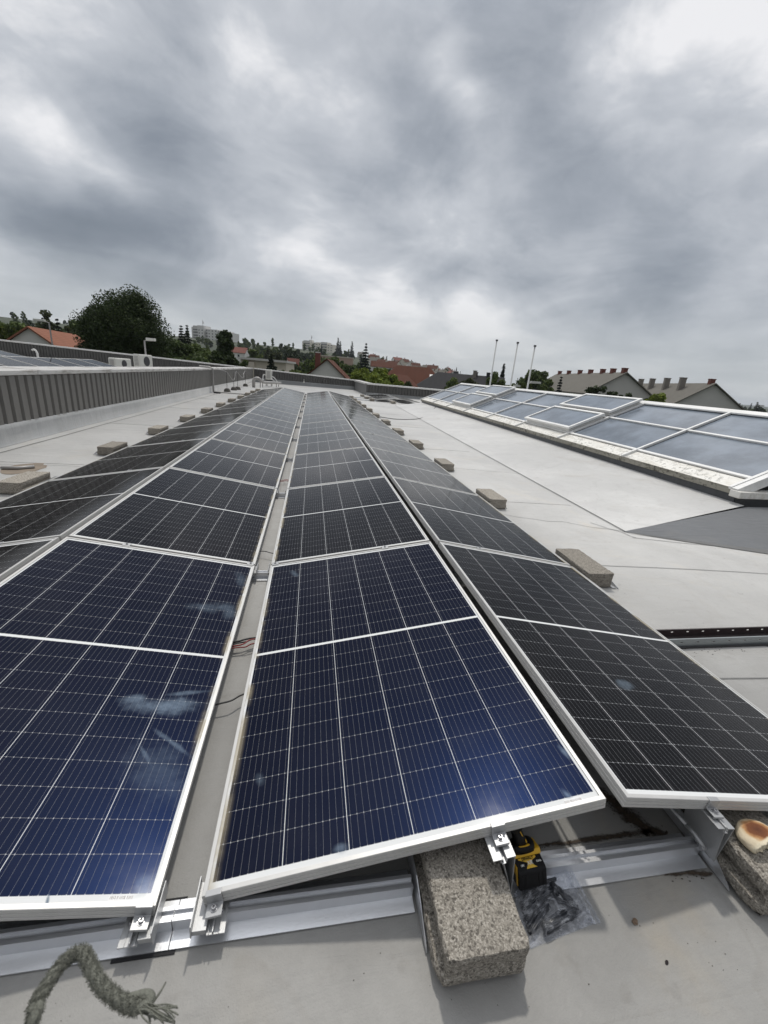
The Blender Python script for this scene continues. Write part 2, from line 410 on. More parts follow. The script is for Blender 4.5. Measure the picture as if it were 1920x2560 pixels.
M['pv_b'] = pv('solar_cells_wiped', [(.16, 1.165, .13, .045, .1, .85), (.275, 1.145, .05, .022, .2, .6), (.10, 1.095, .11, .012, .25, .6), (.10, 1.31, .10, .010, -.6, .55), (.16, 1.36, .06, .008, -.9, .5), (.10, 1.42, .09, .14, .8, .25), (.035, 1.72, .03, .045, .2, .6), (.226, 1.738, .004, .018, .3, 1.0), (.055, .53, .045, .10, .3, .42), (.17, .52, .10, .05, .2, .36), (.05, .20, .04, .10, .3, .3)], (.06, .20, .80), (.0014, .0018, .0060), .013)
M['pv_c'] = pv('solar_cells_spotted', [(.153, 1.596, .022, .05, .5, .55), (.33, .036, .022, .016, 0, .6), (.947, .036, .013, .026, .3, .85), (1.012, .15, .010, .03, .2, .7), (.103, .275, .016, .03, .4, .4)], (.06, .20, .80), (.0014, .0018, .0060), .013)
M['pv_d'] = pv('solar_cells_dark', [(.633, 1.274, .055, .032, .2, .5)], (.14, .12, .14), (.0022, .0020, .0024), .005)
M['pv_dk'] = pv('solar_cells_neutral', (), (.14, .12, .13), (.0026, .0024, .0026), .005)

# ================================================================ the roof and its walls
YB = 32.4
def sheet(name, pts, mat, kind='structure', parent=None):
    mb = MB(); mb.add(pts, [tuple(range(len(pts)))]); o = mb.build(name, mat, parent)
    return tag(o, kind=kind) if kind else o
FN, FF = Vector((3.383, 2.717, RZ)), Vector((4.021, 18.326, RZ))      # fold where the ramp to the skylight starts
EX = 5.36                                                            # foot of the skylight upstand
mb = MB()
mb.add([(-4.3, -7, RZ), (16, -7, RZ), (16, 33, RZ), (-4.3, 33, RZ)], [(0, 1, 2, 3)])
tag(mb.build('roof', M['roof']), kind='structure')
mb = MB(); a0, a1 = (EX, 3.22, .075), (EX, 18.62, .115)
b0, b1 = (EX, 2.02, RZ+.002), (EX, 18.9, RZ+.002)
nx, ny = 6, 40
vs = []
for j in range(ny+1):
    k = j/ny; p = FN.lerp(FF, k); q = Vector(a0).lerp(Vector(a1), k)
    for i in range(nx+1): vs.append(tuple(p.lerp(q, i/nx) + Vector((0, 0, .003))))
mb.add(vs, [(j*(nx+1)+i, j*(nx+1)+i+1, (j+1)*(nx+1)+i+1, (j+1)*(nx+1)+i) for j in range(ny) for i in range(nx)])
tag(mb.build('roof_ramp', M['ramp'], smooth=True), kind='structure')
mb = MB()   # near cheek of the ramp, dark grey sheet running out under the skylight gable
c0 = (7.4, 3.16, .10); d0 = (9.2, 3.1, .10)
mb.add([tuple(FN + Vector((-.02, 0, .004))), (4.56, 2.30, RZ+.004), (5.36, 2.05, RZ+.004), (9.2, 1.2, RZ+.004), d0, c0, (EX, 3.19, .07)], [(0, 1, 2, 3, 4, 5, 6)])
mb.add([tuple(FF), a1, (EX, 19.0, RZ)], [(0, 1, 2)])
tag(mb.build('roof_cheek', M['upstand']), kind='structure')
mb = MB()   # lighter cove strip along the foot of the cheek
mb.add([(3.36, 2.70, RZ+.006), (4.50, 2.20, RZ+.006), (9.2, 1.05, RZ+.006), (9.2, 1.2, RZ+.007), (4.56, 2.30, RZ+.007)], [(0, 1, 2, 3, 4)])
tag(mb.build('roof_cove', M['flash']), kind='structure')
# welded seams of the membrane
mb = MB()
def seamline(pts, wdt=.010, z=RZ+.004):
    pts = [Vector((p[0], p[1], p[2] if len(p) > 2 else z)) for p in pts]
    L = []
    for i, p in enumerate(pts):
        d = (pts[min(i+1, len(pts)-1)]-pts[max(0, i-1)]).normalized(); n = Vector((-d.y, d.x, 0))*wdt/2
        L += [p-n, p+n]
    mb.add([tuple(v) for v in L], [(2*i, 2*i+2, 2*i+3, 2*i+1) for i in range(len(pts)-1)])
def wob(p, q, n=10, a=.012):
    return [(p[0]+(q[0]-p[0])*i/n + rng.uniform(-a, a), p[1]+(q[1]-p[1])*i/n + rng.uniform(-a, a)) for i in range(n+1)]
seamline([(FN.x+(FF.x-FN.x)*k+.012, FN.y+(FF.y-FN.y)*k, RZ+.009) for k in [i/30 for i in range(31)]], .013)
seamline(wob((2.3, 2.0), (7.5, 1.45), 14, .02), .007); seamline(wob((2.2, .70), (6, .55), 10, .01), .006)
seamline(wob((-3.44, 1.0), (-3.50, 31.5), 40, .012), .022); seamline(wob((2.3, 3.15), (3.4, 2.75), 8, .03), .006)
seamline(wob((3.2, 2.95), (3.4, 2.55), 6, .02), .008); seamline(wob((3.35, 2.56), (9, 1.15), 14, .01), .008)
for y in (5.4, 8.3, 11.1, 14.0, 16.9): seamline(wob((2.3, y), (3.6, y-.25), 8, .03), .007)
for y in (4.4, 7.2, 10.1, 13.0): seamline(wob((-3.5, y), (-2.3, y+.1), 8, .03), .007)
seamline(wob((-.12, -.35), (.9, -.42), 8, .02), .003)
tag(mb.build('roof_seams', M['seam']), kind='structure')
# overlapping strips of the welded sheets, a few millimetres thick
mb = MB()
def strip(p, q, wdt=.09, n=14):
    p, q = Vector((*p, 0)), Vector((*q, 0)); d = (q-p).normalized(); nn = Vector((-d.y, d.x, 0))*wdt/2
    for i in range(n):
        a, b_ = p.lerp(q, i/n), p.lerp(q, (i+1)/n); z0, z1 = RZ+.0005, RZ+.0035
        V = [a-nn, b_-nn, b_+nn, a+nn]; mb.add([(v.x, v.y, z1) for v in V]+[(v.x, v.y, z0) for v in V], [(0, 1, 2, 3), (0, 1, 5, 4), (2, 3, 7, 6)])
for y in (-.28, 3.6, 7.0, 10.4, 13.8, 17.2): strip((2.2, y+.1), (3.35, y+.02))
strip((-3.5, -.31), (5, -.33), .07)
for y in (1.2, 4.6, 8.0, 11.4, 14.8, 18.2): strip((-3.5, y), (-2.2, y+.03))
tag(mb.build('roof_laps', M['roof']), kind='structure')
# body of the building under the roof
mb = MB(); mb.box(-26, 16, -7, 33.0, -5.2, RZ-.05)
tag(mb.build('building', M['flash']), 'low flat roofed building that carries the panels', 'building')

def corrugated(p0, p1, z0, z1, zt0, zt1, n_out, period=.186, depth=.045):
    """trapezoid sheet between two plan points, standing proud of the wall on the n_out side"""
    p0, p1 = Vector((*p0, 0)), Vector((*p1, 0)); d = p1-p0; L = d.length; d /= L
    n = Vector((*n_out, 0)).normalized(); mb = MB(); xs = []; k = 0
    while k*period < L:
        s0 = k*period
        for a, o in ((0, 1), (.112, 1), (.132, 0), (.166, 0), (.186, 1)):
            if s0+a <= L and (not xs or s0+a > xs[-1][0]+1e-6): xs.append((s0+a, o))
        k += 1
    V = []
    for s_, o in xs:
        p = p0 + d*s_ + n*(o*depth + .006); q = s_/L
        V += [(p.x, p.y, z0+(z1-z0)*q), (p.x, p.y, zt0+(zt1-zt0)*q)]
    mb.add(V, [(2*i, 2*i+2, 2*i+3, 2*i+1) for i in range(len(xs)-1)])
    return mb
def wallbox(p0, p1, th, n_out, z0, za, zb, zt0=None):
    """solid between plan points, th thick behind the face"""
    n = Vector((*n_out, 0)).normalized()*th; mb = MB()
    a, b = Vector((*p0, 0)), Vector((*p1, 0)); c, d = b-n, a-n
    za0, zb0 = (z0, z0) if not isinstance(z0, tuple) else z0
    mb.add([(a.x, a.y, za0), (b.x, b.y, zb0), (c.x, c.y, zb0), (d.x, d.y, za0), (a.x, a.y, za), (b.x, b.y, zb), (c.x, c.y, zb), (d.x, d.y, za)],
           [(3, 2, 1, 0), (4, 5, 6, 7), (0, 1, 5, 4), (1, 2, 6, 5), (2, 3, 7, 6), (3, 0, 4, 7)])
    return mb
def parapet(label, p0, p1, n_out, th, cb, ct, tb, mat_clad, mat_cop, up=True, rib=True, zl=RZ, lip=.05):
    """cb: height of cladding foot at both ends, ct: underside of coping, tb: top of coping"""
    e = empty('parapet_wall', (0, 0, 0)); tag(e, label, 'wall')
    wallbox(p0, p1, th, n_out, zl-.02, ct[0], ct[1]).build('core', M['flash'], e)
    n = Vector((*n_out, 0)).normalized()
    if rib: corrugated(p0, p1, cb[0], cb[1], ct[0]-.006, ct[1]-.006, n_out).build('cladding', mat_clad, e)
    q0 = (p0[0]+n.x*(.05+lip), p0[1]+n.y*(.05+lip)); q1 = (p1[0]+n.x*(.05+lip), p1[1]+n.y*(.05+lip))
    wallbox(q0, q1, th+.10+2*lip, n_out, (ct[0], ct[1]), tb[0], tb[1]).build('coping', mat_cop, e, bevel=.008)
    if up:
        d = Vector((p1[0]-p0[0], p1[1]-p0[1], 0)); L = d.length; d /= L; mb = MB(); N = int(L/.25); V = []
        for i in range(N+1):
            s_ = L*i/N; b = Vector((*p0, 0)) + d*s_; zc = cb[0]+(cb[1]-cb[0])*i/N
            j = [rng.uniform(-.006, .006) for _ in range(3)]
            for o, z in ((.085+j[0], zl+.004), (.060+j[1]*1.6, zl+.03), (.054+j[2]*2.2, zl+.5*(zc-zl)), (.050+j[0]*1.5, zl+.8*(zc-zl)), (.052, zc+.012), (.004, zc+.014)):
                pp = b + n*o; V.append((pp.x, pp.y, z))
        mb.add(V, [(i*6+k, (i+1)*6+k, (i+1)*6+k+1, i*6+k+1) for i in range(N) for k in range(5)])
        mb.build('membrane_upturn', M['upturn'], e, smooth=True)
    return e
parapet('long left parapet wall of grey corrugated sheet with a broad weathered coping', (-3.62, -1.5), (-3.97, 32.0), (1, 0), .50, (.165, .15), (.775, .80), (.835, .875), M['clad'], M['coping'], lip=.015)
parapet('far end parapet wall of dark corrugated sheet behind the end of the panel rows', (-3.9, 32.35), (3.46, 32.05), (0, -1), .30, (.19, .14), (.80, .565), (.875, .645), M['clad_dark'], M['coping_white'])
parapet('short plain grey return wall joining the two far corrugated parapets', (3.46, 32.4), (3.58, 25.7), (-1, 0), .30, (.12, .12), (.545, .54), (.645, .635), M['clad'], M['coping'], rib=False, up=False)
parapet('dark corrugated parapet behind the small panel group, ending behind the skylight', (3.58, 25.62), (14.5, 25.25), (0, -1), .30, (.06, .06), (.54, .50), (.628, .58), M['clad_dark'], M['coping_white'])
parapet('distant left parapet wall of grey corrugated sheet beyond the white condenser units', (-25, 33.6), (-4.6, 32.75), (0, -1), .30, (.30, .30), (1.33, .80), (1.43, .885), M['clad_dark'], M['coping_white'], up=False, zl=.25)
for q in bpy.data.objects:
    if q.name == 'parapet_wall':      # lapped joints of the left coping
        for k in range(13):
            y = 1.6+k*2.4; x = -3.62-.35*(y+1.5)/33.5; zt = .835+.04*(y+1.5)/33.5
            mb = MB(); mb.box(x-.575, x+.069, y-.03, y+.03, zt-.003, zt+.004); mb.box(x+.0655, x+.070, y-.03, y+.03, zt-.058, zt-.0035); mb.build('coping_joint', M['coping'], q)
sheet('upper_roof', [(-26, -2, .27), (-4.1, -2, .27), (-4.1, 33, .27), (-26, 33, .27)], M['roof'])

# ================================================================ solar panels
prof = [(0, -.001), (.001, 0), (LIP, 0), (LIP, -.0035), (.004, -.0045), (.004, -.0325), (.022, -.0328), (.022, -.035), (0, -.035),
        (0, -.0265), (.0016, -.026), (.0016, -.0235), (0, -.023), (0, -.0145), (.0016, -.014), (.0016, -.0115), (0, -.011)]
def frame_mesh():
    mb = MB(); c = [(0, 0, 1, 1), (PW, 0, -1, 1), (PW, PL, -1, -1), (0, PL, 1, -1)]; n = len(prof)
    V = [(x+sx*d, y+sy*d, z) for x, y, sx, sy in c for d, z in prof]
    mb.add(V, [(k*n+i, k*n+(i+1) % n, ((k+1) % 4)*n+(i+1) % n, ((k+1) % 4)*n+i) for k in range(4) for i in range(n)])
    return mb
def glass_mesh():
    mb = MB(); mb.box(.005, PW-.005, .005, PL-.005, -.0085, -.0038); return mb
proto = empty('photovoltaic_module')
fr = frame_mesh().build('frame', M['frame'], proto)
gl = glass_mesh().build('cell_sheet', M['pv'], proto, uv=lambda c: (c.x, c.y))
GLASS = {}
for k in ('pv', 'pv_b', 'pv_c', 'pv_d', 'pv_dk'):
    me = gl.data.copy(); me.name = 'cell_sheet_'+k; me.materials.clear(); me.materials.append(M[k]); GLASS[k] = me
first = True
def panel(loc, rot, label, group, key='pv'):
    global first
    e = proto if first else copy_tree(proto)
    first = False
    e.location = loc; e.rotation_euler = rot
    for ch in e.children:
        if ch.name.startswith('cell'): ch.data = GLASS[key]
    return tag(e, label, 'solar panel', group)
TL = 0.17224
CW, CH = PW*math.cos(TL), PW*math.sin(TL)
GV, GR, GA, PIT_Y = .0976, .0617, .0404, 1.775
XLOW = {'A': -GV/2-2*CW-GA, 'B': -GV/2, 'C': GV/2, 'D': GV/2+2*CW+GR}
XHIGH = {'A': -GV/2-CW-GA, 'B': -GV/2-CW, 'C': GV/2+CW, 'D': GV/2+CW+GR}
YOFF = {'A': -.010, 'B': -.005, 'C': 0, 'D': -.002}
SLOPE = {'A': 'outer left slope facing the long wall', 'B': 'slope left of the central gap',
         'C': 'slope right of the central gap', 'D': 'outer right slope facing the skylight'}
for col in 'ABCD':
    for n in range(12):
        key = {('B', 0): 'pv_b', ('C', 0): 'pv_c', ('D', 0): 'pv_d'}.get((col, n), 'pv_dk' if col in 'AD' or n > 2 else 'pv')  # near blue, others neutral: coating reflection by view angle put into the tint
        y = YOFF[col] + n*PIT_Y + rng.uniform(-.0015, .0015)
        o = 'farthest' if n == 11 else ORD[n]
        extra = {('B', 0): ', smeared blue', ('C', 0): ', whole and deep blue'}.get((col, n), '')
        lab = f'{o} solar panel on the {SLOPE[col]}{extra}'
        tl = -TL + rng.uniform(-.0012, .0012)
        if col in 'AC': panel((XLOW[col], y, 0), (0, tl, 0), lab, 'solar panels of the long double ridge', key)
        else: panel((XLOW[col], y+PL, 0), (0, tl, math.pi), lab, 'solar panels of the long double ridge', key)
# barcode stickers on the near edges of two panels
mt, t, b = new_mat('barcode_sticker'); co = obj_co(t)
x_ = t.sep(co)[0]
bars = t.math('LESS_THAN', t.noise(t.comb(t.math('MULTIPLY', x_, 900.0), 0.0, 0.0), 1.0, 0), 0.47)
yy = t.sep(co)[1]
t.put(b.inputs['Base Color'], t.mix(t.math('MULTIPLY', bars, t.math('LESS_THAN', yy, .0065)), (.72, .72, .72), (.16, .13, .12)))
def sticker(col, u, v):
    for o in bpy.data.objects:
        if o.type == 'EMPTY' and o.get('label', '').startswith('nearest solar panel on the '+SLOPE[col]):
            mb = MB(); mb.box(0, .05, 0, .010, -.0037, -.0032); mb.build('sticker', mt, o, loc=(u, v, 0))
sticker('C', .93, .013); sticker('B', .055, PL-.023)

# ================================================================ mounting rails, one under each joint between panels
RAIL = [(-.045, -.0915), (-.045, -.0885), (-.012, -.0855), (-.012, -.051), (-.004, -.051), (-.004, -.060), (.010, -.060), (.010, -.051),
        (.018, -.051), (.018, -.0855), (.051, -.0885), (.051, -.0915)]
NEAR = False
def low_bracket(s, e, y0=-.050, y1=.052):
    """cradle under the low edge of a panel; s = +1 for the slope right of the gap"""
    X = lambda q: [(s*(a + (.010 if s < 0 and y0 > -.051 and NEAR else 0)), z) for a, z in q]
    mb = MB()
    mb.prism(X([(.033, -.051), (.036, -.051), (.037, -.012), (.034, -.012)]), y0, y1)              # outer fin
    mb.prism(X([(.0362, -.0505), (.067, -.0505), (.067, -.0475), (.064, -.0475), (.067, -.0385), (.067, -.036), (.0364, -.036)]), y0+.004, y1)
    mb.prism(X([(.0672, -.0505), (.082, -.0505), (.082, -.0475), (.0672, -.0475)]), y0, y1)
    mb.prism(X([(.071, -.0474), (.073, -.0474), (.073, -.043), (.071, -.043)]), y0-.002, y1)
    mb.prism(X([(.0805, -.0474), (.083, -.0474), (.083, -.0365), (.0805, -.0365)]), y0, y1)
    mb.prism(X([(.0822, -.0505), (.108, -.0505), (.108, -.0475), (.0832, -.0475)]), y0, y1)
    mb.prism(X([(.0935, -.0474), (.0955, -.0474), (.0955, -.0462), (.0935, -.0462)]), y0, y1)
    b = mb.build('low_bracket', M['alu'], e, bevel=.0006)
    bolt((s*(.092 + (.010 if s < 0 and NEAR else 0)), -.006, -.0475), b, 0)
    return b
def bolt(p, parent, tilt=0.0, r=.0065, name='bolt'):
    mb = MB(); n = 14; T = Matrix.Translation(p) @ Matrix.Rotation(tilt, 4, 'Y')
    ring = lambda rr, z: [tuple(T @ Vector((rr*math.cos(2*math.pi*i/n), rr*math.sin(2*math.pi*i/n), z))) for i in range(n)]
    V = ring(r*1.5, 0) + ring(r*1.5, .0016) + ring(r, .0017) + ring(r*1.0, .007) + ring(r*.85, .008) + ring(r*.5, .008) + ring(r*.45, .0035)
    F = [(k*n+i, k*n+(i+1) % n, (k+1)*n+(i+1) % n, (k+1)*n+i) for k in range(6) for i in range(n)] + [tuple(6*n+i for i in range(n))]
    mb.add(V, F); return mb.build(name, M['steel'], parent, smooth=False)
def end_clamp(x, zt, tilt, e, yedge=0.0):
    """Z-shaped clamp that holds the near end of a panel frame down"""
    T = Matrix.Translation((x, yedge, zt)) @ Matrix.Rotation(tilt, 4, 'Y')
    mb = MB(); w = .018
    pr = [(.009, .0004), (.009, .0034), (-.0042, .0034), (-.0046, -.0235), (-.031, -.0235), (-.031, -.0305), (-.0275, -.0305), (-.0275, -.0268), (-.001, -.0268), (-.001, .0004)]
    mb.prism(pr, -w, w, 'x', T)
    c = mb.build('end_clamp', M['alu'], e, bevel=.0007)
    bolt(tuple(T @ Vector((0, -.0155, -.0235))), c, tilt, .0058)
    return c
def mid_clamp(x, zt, tilt, e, y):
    T = Matrix.Translation((x, y, zt)) @ Matrix.Rotation(tilt, 4, 'Y'); mb = MB()
    mb.box(-.020, .020, -.019, .019, .0006, .0036, T); mb.box(-.020, .020, -.0075, .0075, -.030, .0006, T)
    c = mb.build('mid_clamp', M['alu'], e, bevel=.0006); bolt(tuple(T @ Vector((0, 0, .0036))), c, tilt, .005); return c
def high_post(e, s, xt, zt, foot, y0=-.056, y1=.056):
    """V-shaped post under the raised part of a panel: two sheets meeting at the rail, slotted head"""
    tl = -s*TL
    mb = MB()
    xa, xb = xt-.029, xt+.029; za, zb = zt-.029*math.tan(-tl)*1.0, zt+.029*math.tan(-tl)*1.0
    bx = foot
    def plate(p, q, th):
        d = (Vector((q[0]-p[0], q[1]-p[1]))).normalized(); n = Vector((-d.y, d.x))*th
        return [(p[0], p[1]), (q[0], q[1]), (q[0]+n.x, q[1]+n.y), (p[0]+n.x, p[1]+n.y)]
    mb.prism(plate((xa+.024, za+.001), (bx-.002, -.046), .0022), y0, y1)
    mb.prism(plate((xb-.001, zb-.001), (bx+.001, -.044), -.0022), y0, y1)
    kz = (zb-za)/(xb-xa)
    zl = lambda x: za+(x-xa)*kz
    def slab(x0, x1, dz0, dz1): return [(x0, zl(x0)+dz0), (x1, zl(x1)+dz0), (x1, zl(x1)+dz1), (x0, zl(x0)+dz1)]
    mb.prism(slab(xa, xa+.0235, -.003, 0), y0, y1); mb.prism(slab(xb-.0235, xb, -.003, 0), y0, y1)
    mb.prism(slab(xa+.0205, xa+.0233, -.0145, -.0031), y0, y1); mb.prism(slab(xb-.0233, xb-.0205, -.0145, -.0031), y0, y1)
    mb.prism(slab(xa+.0236, xb-.0236, -.0145, -.0125), y0-.003, y1)
    sd = -s
    mb.prism([(bx-.002, -.0505), (bx-.002, -.0475), (bx-.048*s, -.0475), (bx-.048*s, -.0505)], y0+.012, y1)
    for k in range(3): mb.prism([(bx-s*(.034+.005*k), -.0474), (bx-s*(.036+.005*k), -.0474), (bx-s*(.036+.005*k), -.046), (bx-s*(.034+.005*k), -.046)], y0+.012, y1)
    p = mb.build('high_post', M['alu'], e, bevel=.0005)
    bolt((bx-s*.040, -.002, -.0475), p, 0, .0055)
    return p
def tray(e, xl, xr, y0, y1):
    """pair of folded plates that carry a ballast block on the rail"""
    for x, s in ((xl, 1), (xr, -1)):
        mb = MB(); zt = -.028
        yz = [(y0, -.089), (y0+.006, -.079), (-.05, -.046), (.0, zt), (y1, zt), (y1, -.089)]
        mb.prism(yz, x-.001, x+.001, 'x'); mb.box(min(x, x+s*.03)+(.0012 if s > 0 else 0), max(x, x+s*.03)-(.0012 if s < 0 else 0), y0+.02, y1, -.0885, -.0865)
        mb.build('ballast_tray', M['mill'], e)
ZLOWC = lambda x, col: (x-XLOW[col])*math.tan(TL)*(1 if col in 'AC' else -1)
POSTX = {'C': (.772, .815), 'D': (1.430, 1.442), 'B': (-.772, -.815), 'A': (-1.430, -1.442)}
BLOCKX = {'C': (.590, .785), 'D': (1.472, 1.667), 'B': (-.785, -.590), 'A': (-1.667, -1.472)}
def rail_set(n):
    global NEAR
    NEAR = n == 0
    e = empty('mounting_rail', (0, n*PIT_Y - (.010 if n else 0), 0))
    mb = MB()
    if n == 0:
        spans = [(-2.6, -1.692), (-1.447, -.810), (-.565, -.018), (-.016, .565), (.810, 1.447), (1.692, 2.6)]
    else: spans = [(-2.42, 2.40)]
    for a, b in spans: mb.prism(RAIL, a, b, 'x')
    mb.build('rail', M['mill'], e)
    for x in ((-.13, .02) if n else (-.135, -.002), (2.0, 2.15), (-2.2, -2.0)):
        mb = MB(); mb.box(x[0], x[1], -.052 if n == 0 else -.04, .058, RZ+.0005, -.0917); mb.build('rubber_mat', M['rubber'], e)
    for s, col in ((1, 'C'), (-1, 'B')):
        low_bracket(s, e)
        x = s*.076; z = ZLOWC(x, col)
        if n == 0: end_clamp(x+(0 if s > 0 else .004), ZLOWC(x+(0 if s > 0 else .004), col), -s*TL, e, -.0005 if s > 0 else -.0055)
        else: mid_clamp(x, z, -s*TL, e, 0)
    for col, s in (('C', 1), ('D', -1), ('B', -1), ('A', 1)):
        xt, ft = POSTX[col]; zt = ZLOWC(xt, col)-.0365
        if n == 0 or col in 'CD':
            sl_ = s if col in 'CB' else s
            high_post(e, {'C': 1, 'D': -1, 'B': -1, 'A': 1}[col], xt, zt, ft)
            if n == 0: end_clamp(xt, zt+.0365, -{'C': 1, 'D': -1, 'B': -1, 'A': 1}[col]*TL, e, YOFF[col]-.0005)
            else: mid_clamp(xt, zt+.0365, -{'C': 1, 'D': -1, 'B': -1, 'A': 1}[col]*TL, e, 0)
        elif n: mid_clamp(xt, zt+.0365, -{'C': 1, 'D': -1, 'B': -1, 'A': 1}[col]*TL, e, 0)
    if n:
        tray(e, 2.155, 2.415, -.20, .26); tray(e, -2.465, -2.205, -.20, .26)
    if n == 0:
        for col in 'ABCD':
            x0, x1 = BLOCKX[col]; tray(e, x0-.016, x1+.016, -.125 if col == 'C' else -.105, .30)
        # tension rod with clevis bolted to the post under the right slope
        p0, p1 = Vector((1.423, -.022, -.012)), Vector((1.330, .30, .045)); d = p1-p0
        mb = MB(); mb.tube([p0+d*.30, p1], .0035, 8); mb.tube([p0+d*.14, p0+d*.20, p0+d*.32, p0+d*.34], [.0052, .006, .006, .004], 10)
        mb.tube([p0+Vector((.001, -.012, -.012)), p0+Vector((-.006, 0, 0)), p0+d*.075, p0+d*.15], [.0065, .0062, .0055, .005], 10)
        tr = mb.build('tension_rod', M['alu'], e, smooth=True)
        mb = MB(); mb.tube([p0+Vector((-.012, -.010, -.010)), p0+Vector((.006, -.010, -.010))], .0068, 6); mb.build('bolt', M['steel'], tr)
    o = ['front', 'second', 'third', 'fourth', 'fifth', 'sixth', 'seventh', 'eighth', 'ninth', 'tenth', 'eleventh', 'twelfth', 'rearmost'][n]
    lab = 'bare aluminium mounting rail running along the front edge of the panels' if n == 0 else f'{o} aluminium mounting rail from the camera, crossing the central gap between panels'
    return tag(e, lab, 'rail', 'mounting rails across the panel rows')
rails = [rail_set(0), rail_set(1)]
for n in range(2, 13):
    e = copy_tree(rails[1]); e.location.y = n*PIT_Y-.010
    o = ['', '', 'third', 'fourth', 'fifth', 'sixth', 'seventh', 'eighth', 'ninth', 'tenth', 'eleventh', 'twelfth', 'rearmost'][n]
    tag(e, f'{o} aluminium mounting rail from the camera, crossing the central gap between panels', 'rail', 'mounting rails across the panel rows')

# ================================================================ concrete ballast blocks
def block_mesh(seed, L=.43, Wd=.195, H=.106, fine=True):
    """grooved concrete block, base at z=0, long axis y, worn edges"""
    r = random.Random(seed)
    zs = [0, .013, .030, .040, .043, .066, .069, .085, .099, H]
    xs = [-1, -.92, -.7, -.35, 0, .35, .7, .92, 1]; ny = 26 if fine else 12
    ys = [L*(j/ny)-L/2 for j in range(ny+1)]
    bm = bmesh.new(); V = {}
    def pos(i, j, k):
        x, y, z = xs[i]*Wd/2, ys[j], zs[k]
        ed = min(y+L/2, L/2-y)
        inset = 0
        if k <= 3 and i in (0, len(xs)-1): x *= 1 + .13*min(1, max(0, (ed-.004)/.02))
        if k == 0: inset = .009
        elif k == 1: inset = .001
        elif k == len(zs)-1: inset = .0015
        if 4 <= k <= 5: inset = .020*min(1, max(.12, (ed-.012)/.03))
        elif k in (3, 6): inset = .002
        if i in (0, len(xs)-1): x -= math.copysign(inset, x)
        if j in (0, ny): y -= math.copysign(inset*.8, y)
        if k == len(zs)-1 and (i in (0, len(xs)-1) or j in (0, ny)) and r.random() < .16: z -= r.uniform(.001, .005); x *= 1-r.uniform(0, .03)
        cn = (i in (0, len(xs)-1)) and (j in (0, ny))
        if cn: x *= .982; y -= math.copysign(.003, y)
        a = .0008
        ej = (i in (0, len(xs)-1)) + (j in (0, ny)) + (k in (0, len(zs)-1))
        a *= 1 + ej*.5
        return Vector((x+r.gauss(0, a), y+r.gauss(0, a), z+r.gauss(0, a*.5)*(k > 0)))
    nx, nz = len(xs), len(zs)
    for i in range(nx):
        for j in range(ny+1):
            for k in range(nz):
                if i in (0, nx-1) or j in (0, ny) or k in (0, nz-1): V[i, j, k] = bm.verts.new(pos(i, j, k))
    def q(a, b, c, d):
        bm.faces.new((V[a], V[b], V[c], V[d]))
    for i in range(nx-1):
        for j in range(ny):
            q((i, j, 0), (i, j+1, 0), (i+1, j+1, 0), (i+1, j, 0)); q((i, j, nz-1), (i+1, j, nz-1), (i+1, j+1, nz-1), (i, j+1, nz-1))
    for i in range(nx-1):
        for k in range(nz-1):
            q((i, 0, k), (i+1, 0, k), (i+1, 0, k+1), (i, 0, k+1)); q((i, ny, k), (i, ny, k+1), (i+1, ny, k+1), (i+1, ny, k))
    for j in range(ny):
        for k in range(nz-1):
            q((0, j, k), (0, j, k+1), (0, j+1, k+1), (0, j+1, k)); q((nx-1, j, k), (nx-1, j+1, k), (nx-1, j+1, k+1), (nx-1, j, k+1))
    bmesh.ops.recalc_face_normals(bm, faces=bm.faces)
    me = bpy.data.meshes.new('ballast_block'); bm.to_mesh(me); bm.free(); me.materials.append(M['concrete'])
    return me
BM = [block_mesh(s) for s in (1, 2, 3)]
BZ = -.0863
def block(x, y, label, k=0, rz=0.0, z=BZ):
    o = link('ballast_block', BM[k % 3]); o.location = (x, y, z); o.rotation_euler = (0, 0, rz)
    return tag(o, label, 'concrete block', 'concrete ballast blocks')
block(.6885, .022, 'big speckled concrete block jutting out from under the front of the blue panel', 0)
block(1.5695, .045, 'concrete block with the bitten bread roll lying on it', 1, .02)
block(-.6875, .20, 'concrete block tucked under the front of the panel left of the central gap', 2)
for n in range(1, 13):
    o = ['', 'nearest', 'second', 'third', 'fourth', 'fifth', 'sixth', 'seventh', 'eighth', 'ninth', 'tenth', 'eleventh', 'farthest'][n]
    y = n*PIT_Y + .025
    block(2.285 + rng.uniform(-.02, .02), y + rng.uniform(-.03, .03), f'{o} concrete block sticking out beside the right edge of the panels', n, rng.uniform(-.03, .03))
    block(-2.335 + rng.uniform(-.02, .02), y + rng.uniform(-.03, .03), f'{o} concrete block sticking out beside the left edge of the panels', n+1, math.pi+rng.uniform(-.03, .03))

# ================================================================ things lying about the front edge
# cordless drill standing on its battery, leaning back against the rail
dr = empty('cordless_drill', (.881, -.053, -.0490), (R(-17), R(-5), R(2)))
tag(dr, 'black and yellow cordless drill standing on its battery beside the big concrete block', 'drill')
def rbox(name, x0, x1, y0, y1, z0, z1, mat, parent, bev=.004):
    mb = MB(); mb.box(x0, x1, y0, y1, z0, z1); o = mb.build(name, mat, parent, bevel=bev); return o
mb = MB(); mb.prism([(0, 0), (.072, 0), (.072, .058), (.030, .060), (.004, .050), (0, .046)], -.040, .040, 'x')
bat = mb.build('battery', M['black_plastic'], dr, bevel=.003)
for x in (-.031, -.019, .019, .031):
    rbox('battery_rib', x-.003, x+.003, -.0012, .001, .008, .040, M['black_plastic'], bat, .0008)
for s in (-1, 1): rbox('latch', s*.040-.003, s*.040+.003, .012, .034, .008, .036, M['black_plastic'], bat, .002)
